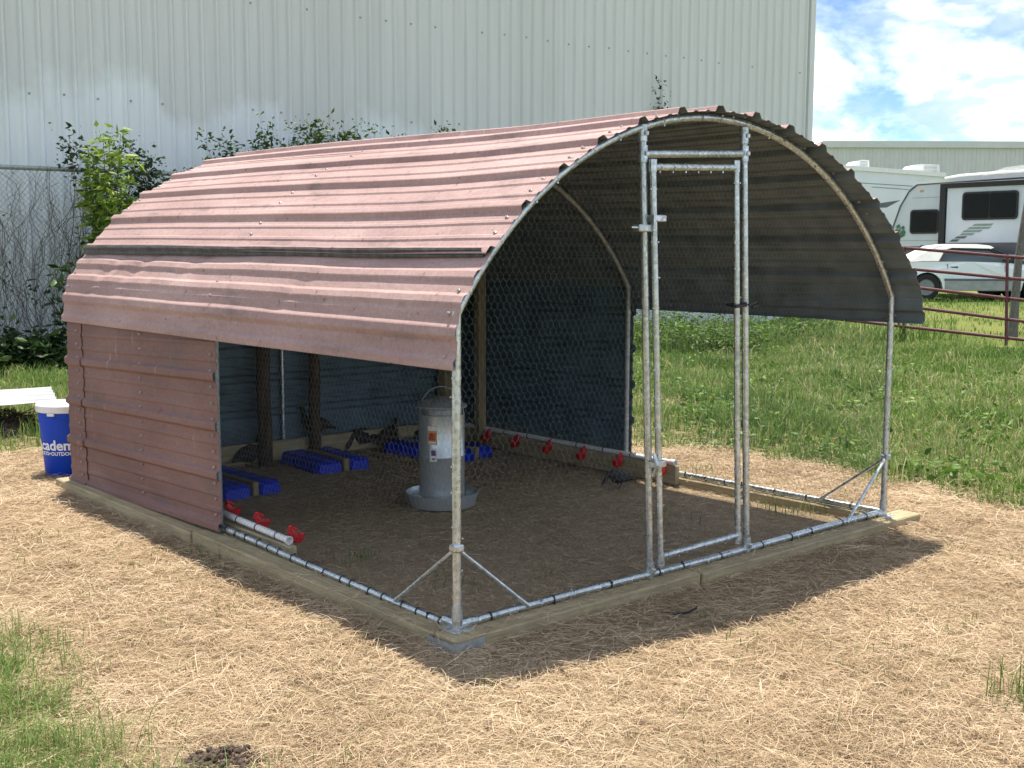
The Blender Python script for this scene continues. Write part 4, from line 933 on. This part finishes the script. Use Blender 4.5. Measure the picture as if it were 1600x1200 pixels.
for wx in (0.0, 2.55):
    for wy in (0.10, CWd-0.10):
        sgn = -1 if wy < 0.5 else 1; A = Vector((0, sgn, 0)); wroot = empty('wheel', (wx, wy, 0.315)); wroot.parent = car
        mb = MB(); mb.lathe([(0.20, -0.09), (0.29, -0.09), (0.315, -0.06), (0.315, 0.06), (0.29, 0.09), (0.20, 0.085), (0.2, -0.09)], (0, 0, 0), 26, 0, A); mb.build('tyre', M['tyre'], wroot, True)
        mb = MB(); mb.lathe([(0.202, 0.07), (0.19, 0.085), (0.17, 0.04), (0.06, 0.05), (0.0001, 0.06)], (0, 0, 0), 24, 0, A)
        mb.build('rim', M['alloy'], wroot, True)
        mb = MB()
        for k in range(5):
            a = k*1.2566; c = Vector((0.12*math.cos(a), sgn*0.058, 0.12*math.sin(a))); mb.lathe([(0.042, 0.0), (0.038, 0.004), (0.0001, 0.005)], c, 8, 0, A)
        mb.build('rim_opening', M['black'], wroot)
mb = MB(); mb.box((1.27, CWd/2, 0.42), (3.9, CWd-0.35, 0.34)); mb.build('underbody', M['black'], car)

# ------------------------------------------------------------------ caravans
def caravan_base(name, px, py, d, rz, label):
    p = at(px, py, d); e_ = empty(name, (p.x, p.y, gz(p.x, p.y, False)), -YAW+rz); tag(e_, label, 'caravan', 'parked caravans'); return e_
# local: x to the right along the near side, y away, z up
def plate(mb, poly, y, th=0.02, mi=0): mb.prism(poly, y-th, y, mi)
def ac_unit(par, x, y, z, ln=1.0):
    mb = MB(); mb.prism([(x, z), (x+0.04, z+0.10), (x+0.22, z+0.27), (x+0.42, z+0.31), (x+ln, z+0.30), (x+ln+0.03, z+0.02), (x+ln, z)], y-0.35, y+0.35); o = mb.build('roof_air_conditioner', M['white'], par)
    mb = MB()
    for k in range(5): mb.box((x+ln*0.72, y-0.353, z+0.07+0.045*k), (ln*0.42, 0.012, 0.014))
    mb.build('vent_slot', M['rvsage'], o)
RV = caravan_base('travel_trailer', 1383, 458, 31.0, R(-52), 'grey travel trailer with black framed slide-out and tinted windows behind the white car')
Wd = 2.4
def rx(px): return None
side = [(0.05, 0.55), (-0.02, 0.9), (0.0, 1.15), (0.16, 1.75), (0.38, 2.35), (0.62, 2.72), (0.86, 2.88), (7.2, 2.98), (7.2, 0.55)]
mb = MB(); mb.prism(side, 0, Wd); mb.build('trailer_body', M['rvgrey'], RV)
mb = MB(); mb.prism([(0.60, 2.76), (0.84, 2.90), (7.25, 3.0), (7.25, 3.08), (2.0, 3.02), (0.84, 2.95)], -0.03, Wd+0.03); mb.build('roof', M['white'], RV)
mb = MB(); mb.tube([(-0.03, -0.012, 0.9), (-0.01, -0.012, 1.15), (0.15, -0.012, 1.75), (0.37, -0.012, 2.35), (0.61, -0.012, 2.72), (0.86, -0.012, 2.89), (7.2, -0.012, 2.99)], 0.022, 5); mb.build('edge_trim', M['rvdark'], RV)
def window(par, x0, x1, z0, z1, y, split=True):
    mb = MB(); mb.prism(rrect(x0, x1, z0, z1, 0.09), y-0.03, y-0.004); o = mb.build('window', M['black'], par)
    xs = [(x0+0.05, (x0+x1)/2-0.012), ((x0+x1)/2+0.012, x1-0.05)] if split else [(x0+0.05, x1-0.05)]
    for a, b in xs: mb = MB(); mb.prism(rrect(a, b, z0+0.05, z1-0.05, 0.05), y-0.036, y-0.031); mb.build('pane', M['glass'], o)
window(RV, 0.68, 1.50, 1.62, 2.24, 0.0, False)
# slide-out
sl_ = empty('slide_out', (1.80, 0, 0)); sl_.parent = RV
mb = MB(); mb.box((1.4, -0.16, 1.80), (2.6, 0.36, 1.92), None, 0, 0.02); mb.build('slide_box', M['rvgrey'], sl_)
for nm, c, d in (('slide_frame', (0.02, -0.20, 1.82), (0.15, 0.42, 2.08)), ('slide_frame', (2.78, -0.20, 1.82), (0.15, 0.42, 2.08)), ('slide_frame', (1.4, -0.20, 2.80), (2.62, 0.42, 0.13))):
    mb = MB(); mb.box(c, d, None, 0, 0.01); mb.build(nm, M['black'], sl_)
window(sl_, 0.55, 2.0, 1.93, 2.62, -0.345)
def stripe(par, poly, y, mat, nm='stripe'): mb = MB(); mb.prism(poly, y-0.006, y-0.001); mb.build(nm, M[mat], par)
for k in range(6):
    z = 1.84-0.075*k; x = 1.02-0.13*k; ln = 0.62-0.07*k if k > 1 else 0.5+0.08*k
    stripe(sl_, [(x-0.2+0.06*(k > 2), z-0.055), (x-0.2+ln, z-0.055), (x-0.12+ln, z), (x-0.12+0.06*(k > 2), z)], -0.342, 'rvsage' if k < 4 else 'rvdark')
stripe(sl_, [(0.1, 1.10), (2.7, 1.10), (2.7, 1.38), (0.1, 1.38)], -0.342, 'rvdark')
stripe(RV, [(1.12, 1.08), (1.72, 1.08), (1.72, 1.34), (1.46, 1.34)], 0.0, 'rvdark'); stripe(RV, [(0.02, 1.10), (0.75, 1.10), (0.98, 1.30), (0.09, 1.30)], 0.0, 'rvdark')
stripe(RV, [(0.30, 0.82), (0.38, 0.82), (1.12, 1.33), (1.02, 1.33)], 0.0, 'rvdark')
for k in range(9):
    a = random.uniform(0, 6.28); r = 0.14*math.sqrt(random.random()); cx, cz = 0.40+r*math.cos(a), 1.70+r*math.sin(a); q = random.uniform(0.07, 0.13)
    stripe(RV, [(cx-q, cz), (cx-q*.2, cz-q*.6), (cx+q*.9, cz-q*.1), (cx+q*.3, cz+q*.8)], -0.001*(k+1), 'rvgreen' if k % 3 else 'rvsage', 'emblem_leaf')
mb = MB(); mb.box((0.62, -0.012, 0.80), (0.10, 0.03, 0.13), None, 0, 0.01); mb.build('hatch', M['black'], RV)
mb = MB(); mb.prism([(2.5, 3.06), (3.1, 3.22), (7.0, 3.50), (7.0, 3.06)], 0.25, 0.9); mb.build('awning', M['white'], RV)
mb = MB(); mb.tube([(1.5, 0.2, 3.03), (1.9, 0.2, 3.08), (2.9, 0.2, 3.10), (3.6, 0.2, 3.10)], 0.03, 6); mb.build('roof_rail', M['white'], RV)
ac_unit(RV, 4.3, 0.9, 3.3, 0.9)
for x_, z_ in ((0.98, 2.72), (1.62, 2.74)): mb = MB(); mb.box((x_, -0.012, z_), (0.10, 0.03, 0.045), None, 0, 0.008); mb.build('marker_light', M['label_o'], RV)
for z_ in (1.0, 1.45, 2.55): mb = MB(); mb.box((0.95 if z_ < 2 else 1.2, -0.004, z_), (1.5 if z_ < 2 else 1.0, 0.008, 0.008)); mb.build('panel_seam', M['rvsage'], RV)
mb = MB(); mb.box((3.6, 0.03, 0.62), (7.1, 0.06, 0.16), None, 0, 0.01); mb.build('lower_skirt', M['rvdark'], RV)
for x_ in (2.9, 3.75):
    mb = MB(); mb.lathe([(0.2, -0.1), (0.33, -0.1), (0.36, -0.06), (0.36, 0.06), (0.33, 0.1), (0.2, 0.08), (0.1, 0.05), (0.0001, 0.05)], (x_, 0.15, 0.36), 22, 0, Vector((0, -1, 0))); mb.build('wheel', M['tyre'], RV, True)
RW = caravan_base('fifth_wheel_trailer', 1310, 452, 38.0, R(6), 'white caravan with swooping stripes behind the grey trailer, partly hidden by the coop roof')
mb = MB(); mb.prism([(-0.4, 0.6), (-0.4, 3.70), (-0.2, 3.86), (2.2, 3.72), (3.4, 3.64), (3.6, 0.6)], 0, 2.4); mb.build('trailer_body', M['rvwhite'], RW)
mb = MB(); mb.prism([(-0.45, 3.80), (-0.2, 3.98), (2.2, 3.84), (3.5, 3.76), (3.5, 3.62), (2.2, 3.70), (-0.2, 3.84)], -0.06, 2.46); mb.build('roof', M['white'], RW)
for poly in ([(1.05, 2.72), (2.0, 2.86), (1.55, 2.62), (1.15, 2.60)], [(2.2, 1.35), (2.9, 1.45), (3.3, 1.66), (2.5, 1.5)], [(2.6, 2.25), (3.3, 2.5), (3.3, 2.36)]): stripe(RW, poly, 0.0, 'rvdark')
mb = MB()
for a, b in (((0.3, 3.42), (2.75, 3.30)), ((2.75, 3.30), (2.75, 2.7)), ((1.0, 3.28), (2.7, 3.18))): mb.tube([(a[0], -0.004, a[1]), (b[0], -0.004, b[1])], 0.012, 4)
mb.build('panel_seam', M['rvsage'], RW)
mb = MB(); mb.box((2.05, -0.012, 2.36), (0.30, 0.03, 0.14), None, 0, 0.01); mb.build('access_plate', M['softtop'], RW)
ac_unit(RW, 0.55, 1.1, 3.90, 0.65); ac_unit(RW, 2.55, 1.1, 3.78, 1.1)

# ------------------------------------------------------------------ straw litter (uncountable)
def straws(n, xs, ys, accept, tint_fn, lmin, lmax, wmul=1.0, lay=0.022, straight=False):
    X = rng.uniform(*xs, int(n*4.2)); Y = rng.uniform(*ys, int(n*4.2)); keep = np.array([accept(a, b) for a, b in zip(X, Y)]); X = X[keep][:n]; Y = Y[keep][:n]; n = len(X)
    Z = np.array([gz(a, b) for a, b in zip(X, Y)]); a = rng.uniform(0, 2*np.pi, n); Ln = rng.uniform(lmin, lmax, n)*(0.6+0.8*rng.random(n)**2); pt = rng.normal(0, 0.12, n)
    dep = np.hypot(X-CAM.x, Y-CAM.y); w = (0.00042+0.00013*dep)*wmul*rng.uniform(0.6, 1.4, n)
    d = np.stack([np.cos(a), np.sin(a), pt], 1); s = np.stack([-np.sin(a), np.cos(a), rng.normal(0, 0.5, n)], 1); s /= np.linalg.norm(s, axis=1)[:, None]
    C = np.stack([X, Y, Z+0.003+lay*rng.random(n)**1.6+np.abs(pt)*Ln*0.35], 1); bend = s*(rng.normal(0, 0.09, n)*Ln)[:, None]; bz_ = np.zeros((n, 3)); bz_[:, 2] = np.abs(rng.normal(0, 0.05, n))*Ln
    if straight:
        e_ = d*Ln[:, None]/2; w2 = s*w[:, None]*.7; V = np.stack([C-e_-w2, C-e_+w2, C+e_+w2*.6, C+e_-w2*.6], 1); F = np.arange(4*n).reshape(-1, 4)
        return V.reshape(-1, 3), F, np.repeat(np.clip(tint_fn(X, Y, n), 0, 1), 4)
    V = np.stack([C-d*Ln[:, None]/2-s*w[:, None]*.5, C-d*Ln[:, None]/2+s*w[:, None]*.5, C+bend+bz_-s*w[:, None], C+bend+bz_+s*w[:, None], C+d*Ln[:, None]/2-s*w[:, None]*.35, C+d*Ln[:, None]/2+s*w[:, None]*.35], 1)
    F = (np.array([[0, 1, 3, 2], [2, 3, 5, 4]])[None]+6*np.arange(n)[:, None, None]).reshape(-1, 4); T = np.repeat(np.clip(tint_fn(X, Y, n), 0, 1), 6)
    return V.reshape(-1, 3), F, T
def inside(x, y): return 0.03 < x < W-0.03 and 0.03 < y < L-0.05
def on_beam(x, y): return (-0.115 < x < W+0.11 and -0.115 < y < L+0.06) and not inside(x, y)
def in_view(x, y, mg=0.06):
    d = depth_of(x, y)
    if d < 1.5: return False
    s = ((x-CAM.x)*RT0.x+(y-CAM.y)*RT0.y)/d
    e = abs(s)-0.443-mg
    return d > (CAM.z-G0)/(0.62) and (e < 0 or (e < 0.3 and random.random() < 0.55))
def acc_out(x, y):
    if not in_view(x, y) or inside(x, y) or on_beam(x, y): return False
    g = grass_mask(x, y); d = depth_of(x, y)
    return random.random() < (1-0.82*g)*min(1, (4.6/d)**1.1)*max(0.4, min(1, 0.8+0.9*nz(x*1.6, y*1.6, 41)+0.7*nz(x*5, y*5, 14)))
tf = lambda X, Y, n: 0.62+0.22*rng.normal(size=n)+np.array([0.20*nz(a*1.7, b*1.7, 6.1)+0.10*nz(a*6, b*6, 2.1) for a, b in zip(X, Y)])
V, F, T = straws(155000, (-3.6, 7.0), (-3.2, 7.2), acc_out, tf, 0.03, 0.15)
V2, F2, T2 = straws(345000, (-3.6, 7.0), (-3.2, 7.2), acc_out, tf, 0.02, 0.085, 1.0, 0.018, True)
F = np.concatenate([F, F2+len(V)]); V = np.concatenate([V, V2]); T = np.concatenate([T, T2])
o = np_obj('straw_litter', V, F, M['straw'], None, T); tag(o, 'dry yellow straw and cut grass strewn on the ground round the coop', 'straw', kind='stuff')
def acc_in(x, y): return inside(x, y) and random.random() < (0.85 if y > 2.6+0.3*nz(x*2, y*2) else 0.55)
V, F, T = straws(60000, (0, W), (0, L), acc_in, lambda X, Y, n: 0.74+0.2*rng.normal(size=n)+np.where(Y > 2.5+0.25*np.sin(X*4), 0.2, 0.0), 0.02, 0.075, 0.85, 0.012, True)  # missing fill light put into a paler tint; litter itself paler at the back
o = np_obj('floor_litter', V, F, M['straw'], None, T); tag(o, 'brown and pale litter scattered over the coop floor', 'litter', kind='stuff')
# a few wisps lying over the base timbers
V, F, T = straws(4200, (-0.12, W+0.1), (-0.12, 2.2), lambda x, y: on_beam(x, y) and x < W, tf, 0.04, 0.12); V[:, 2] += 0.045
o = np_obj('beam_litter', V, F, M['straw'], None, T); tag(o, 'wisps of straw caught on the coop base timbers', 'straw', kind='stuff')

V, F, T = straws(5200, (-3.4, 6.0), (-3.0, 6.0), acc_out, lambda X, Y, n: 0.02+0.1*rng.random(n), 0.012, 0.05, 2.2, 0.02)
o = np_obj('leaf_litter', V, F, M['straw'], None, T); tag(o, 'dark broken bits of leaf and bark mixed into the straw', 'litter', kind='stuff')
# ------------------------------------------------------------------ grass
def blades(cx, cy, hs, per, lean, tint, spread, wbase=0.0026):
    n = len(cx)*per; X = np.repeat(cx, per)+rng.normal(0, 1, n)*np.repeat(spread, per); Y = np.repeat(cy, per)+rng.normal(0, 1, n)*np.repeat(spread, per)
    Z = np.array([gz(a, b) for a, b in zip(X, Y)])-0.005; H = np.repeat(hs, per)*rng.uniform(0.45, 1.15, n); a = rng.uniform(0, 6.283, n); ln = np.abs(rng.normal(0, lean, n))*H
    dep = np.hypot(X-CAM.x, Y-CAM.y); w = (wbase+0.00042*dep)*rng.uniform(0.6, 1.3, n); d = np.stack([np.cos(a), np.sin(a), 0*a], 1); b = rng.uniform(0, 6.283, n); s = np.stack([np.cos(b), np.sin(b), 0*b], 1)
    P = np.stack([X, Y, Z], 1); up = np.array([[0, 0, 1.]])
    p1 = P+up*(H*0.5)[:, None]+d*(ln*0.25)[:, None]; p2 = P+up*(H*0.85)[:, None]+d*(ln*0.62)[:, None]; p3 = P+up*(H*(1.0-0.18*np.minimum(1, ln/H)))[:, None]+d*(ln*1.1)[:, None]; w_ = w[:, None]
    V = np.stack([P-s*w_*.5, P+s*w_*.5, p1-s*w_*.5, p1+s*w_*.5, p2-s*w_*.35, p2+s*w_*.35, p3-s*w_*.05, p3+s*w_*.05], 1)
    F = (np.array([[0, 1, 3, 2], [2, 3, 5, 4], [4, 5, 7, 6]])[None]+8*np.arange(n)[:, None, None]).reshape(-1, 4)
    T = np.repeat(np.clip(np.repeat(tint, per)+rng.normal(0, 0.17, n), 0, 1), 8); return V.reshape(-1, 3), F, T
def pick(n, xs, ys, fn):
    ox, oy = [], []; tries = 0
    while len(ox) < n and tries < n*60:
        tries += 1; x = random.uniform(*xs); y = random.uniform(*ys)
        if in_view(x, y, 0.03) and random.random() < fn(x, y): ox.append(x); oy.append(y)
    return np.array(ox), np.array(oy)
def occluded(x, y):        # ground the coop hides for good: save blades there
    return inside(x, y) or on_beam(x, y)
Vs, Fs, Ts = [], [], []
def addg(r):
    o_ = sum(len(v) for v in Vs); Vs.append(r[0]); Fs.append(r[1]+o_); Ts.append(r[2])
def field_tint(X, Y): return np.array([0.56+0.34*nz(a*0.55, b*0.55, 12.0)+0.22*nz(a*2.2, b*2.2, 3.0) for a, b in zip(X, Y)])
# right field, denser close by
X, Y = pick(9600, (3.8, 15), (-2.6, 15), lambda x, y: grass_mask(x, y)*min(1, (7.5/depth_of(x, y))**1.3))
addg(blades(X, Y, np.array([max(0.045, 0.125+0.12*nz(a*0.8, b*0.8, 5)+0.12*nz(a*2.6, b*2.6, 1)) for a, b in zip(X, Y)]), 11, 0.62, field_tint(X, Y), np.full(len(X), 0.05)))
X, Y = pick(800, (3.9, 13), (-1.2, 13), lambda x, y: grass_mask(x, y)*min(1, (7.5/depth_of(x, y))**1.1)*(0.35+0.9*max(0, nz(x*.7, y*.7, 31))))
addg(blades(X, Y, np.full(len(X), 0.22), 4, 0.6, np.full(len(X), 0.9), np.full(len(X), 0.05), 0.0016))
# far field up to the gate and the cars
X, Y = pick(4200, (8, 34), (-2, 26), lambda x, y: 0.9 if 12 < depth_of(x, y) < 31 else 0)
addg(blades(X, Y, np.full(len(X), 0.13)*np.where(np.array([depth_of(a, b) for a, b in zip(X, Y)]) > 19, 0.7, 1.15), 8, 0.5, field_tint(X, Y)-0.08, np.full(len(X), 0.10)))
X, Y = pick(420, (8, 20), (5, 15), lambda x, y: 1 if 15.5 < depth_of(x, y) < 20.5 and (y > 12.3-0.13*(x-2.5)-3.8) and y < 12-0.13*(x-2.5) else 0)
addg(blades(X, Y, np.array([0.38+0.2*nz(a*1.5, b*1.5, 5) for a, b in zip(X, Y)]), 14, 0.55, field_tint(X, Y)-0.05, np.full(len(X), 0.13)))
# back left strip
X, Y = pick(1900, (-4, 5), (5.3, 12.5), lambda x, y: grass_mask(x, y)*(0 if (-1.5 < x < 0.45 and 6.1 < y < 7.4) else 1))
addg(blades(X, Y, np.full(len(X), 0.17), 11, 0.5, field_tint(X, Y)+0.05, np.full(len(X), 0.06)))
# near left corner and the tuft at the right edge
X, Y = pick(1150, (-2.7, -0.9), (-0.9, 1.5), lambda x, y: grass_mask(x, y)**1.2*(0.35+0.65*(nz(x*3, y*3, 17) > -0.05)))
addg(blades(X, Y, np.array([0.095+0.07*nz(a*2.5, b*2.5, 8) for a, b in zip(X, Y)]), 9, 1.0, np.array([0.62+0.3*nz(a*3, b*3, 28) for a, b in zip(X, Y)]), np.full(len(X), 0.035), 0.0010))
tufts = [(1.02, -1.70, 26, 0.16, 0.055), (1.10, -1.78, 26, 0.15, 0.06), (-0.68, 2.62, 16, 0.05, 0.10), (-0.16, 1.92, 14, 0.07, 0.08), (-0.15, 1.6, 10, 0.06, 0.07), (0.38, 1.26, 20, 0.06, 0.07), (0.5, 0.75, 10, 0.05, 0.06), (0.42, 0.62, 8, 0.05, 0.07), (0.9, 0.5, 8, 0.05, 0.06), (2.92, 0.42, 18, 0.10, 0.07), (2.88, 0.62, 18, 0.08, 0.09), (2.2, 0.9, 14, 0.06, 0.1), (3.5, 1.7, 8, 0.09, 0.05), (-0.5, 0.9, 6, 0.05, 0.05), (-1.12, -0.55, 12, 0.06, 0.07), (-0.95, -0.6, 8, 0.06, 0.06), (-0.2, -0.42, 5, 0.05, 0.02), (0.75, -0.75, 6, 0.05, 0.06), (0.9, -0.62, 5, 0.05, 0.06), (-0.9, 0.4, 6, 0.05, 0.07), (-0.85, 1.5, 6, 0.05, 0.07), (-1.3, -0.1, 9, 0.09, 0.06), (-1.0, 2.9, 10, 0.06, 0.12), (0.98, -0.40, 5, 0.04, 0.03), (0.6, -0.9, 5, 0.05, 0.04)]
for x, y, n_, h_, s_ in tufts: addg(blades(np.array([x]), np.array([y]), np.array([h_]), n_*2, 0.6, np.array([0.42]), np.array([s_]), 0.0016))
# scattered single green blades through the straw
X, Y = pick(260, (-2.5, 4), (-2.0, 5), lambda x, y: 0 if occluded(x, y) else max(0, nz(x*1.2, y*1.2, 21)))
addg(blades(X, Y, np.full(len(X), 0.05), 3, 0.8, np.full(len(X), 0.5), np.full(len(X), 0.02), 0.0014))
o = np_obj('grass', np.concatenate(Vs), np.concatenate(Fs), M['grass'], None, np.concatenate(Ts)); tag(o, 'green uncut grass of the field and the tufts in the straw', 'grass', kind='stuff')

X, Y = pick(900, (3.9, 12), (-1.2, 12), lambda x, y: grass_mask(x, y)*min(1, (7.5/depth_of(x, y))**1.3)*max(0.05, min(1, 1.6*nz(x*1.1, y*1.1, 51)+0.2)))
P = np.repeat(np.stack([X, Y, np.array([gz(a, b) for a, b in zip(X, Y)])], 1), 9, 0); P[:, :2] += rng.normal(0, 0.06, (len(P), 2)); P[:, 2] += 0.02+0.14*rng.random(len(P))
V, F, T = leaves(P, 0.055, rng, 0.42, 0.2, 0.6); o = np_obj('field_clover', V, F, M['leaf_bright'], None, T); tag(o, 'low broad leaved weeds growing through the field grass', 'weeds', kind='stuff')
# ------------------------------------------------------------------ small things on the ground
mb = MB()
for k in range(160):
    a = random.uniform(0, 6.28); r = 0.13*math.sqrt(random.random()); p = Vector((r*math.cos(a), r*math.sin(a)*0.8, 0.018*(1-(r/0.13)**2)+0.010*random.random())); q = random.uniform(0.004, 0.016)
    mb.lathe([(0.0001, -q*.6), (q*.8, -q*.3), (q, q*.15), (q*.5, q*.55), (0.0001, q*.65)], p, 6, 0, Vector((random.gauss(0, 1), random.gauss(0, 1), random.gauss(0, 1))).normalized())
o = mb.build('dirt_clods', M['soil']); o.location = (-1.21, -0.41, gz(-1.21, -0.41)+0.012); tag(o, 'small heap of dark crumbled soil at the bottom edge', 'soil', kind='stuff')
mb = MB(); mb.tube([(0.83, -0.30, gz(.83, -.3)+.02), (0.87, -0.345, gz(.87, -.34)+.018), (0.92, -0.37, gz(.92, -.37)+.02), (0.965, -0.375, gz(.965, -.375)+.03), (0.99, -0.36, gz(.99, -.36)+.03)], [0.003, 0.006, 0.006, 0.005, 0.002], 6)
o = mb.build('dark_stick', M['black'], None, True); tag(o, 'thin dark curved stick lying in the shade before the door', 'stick')
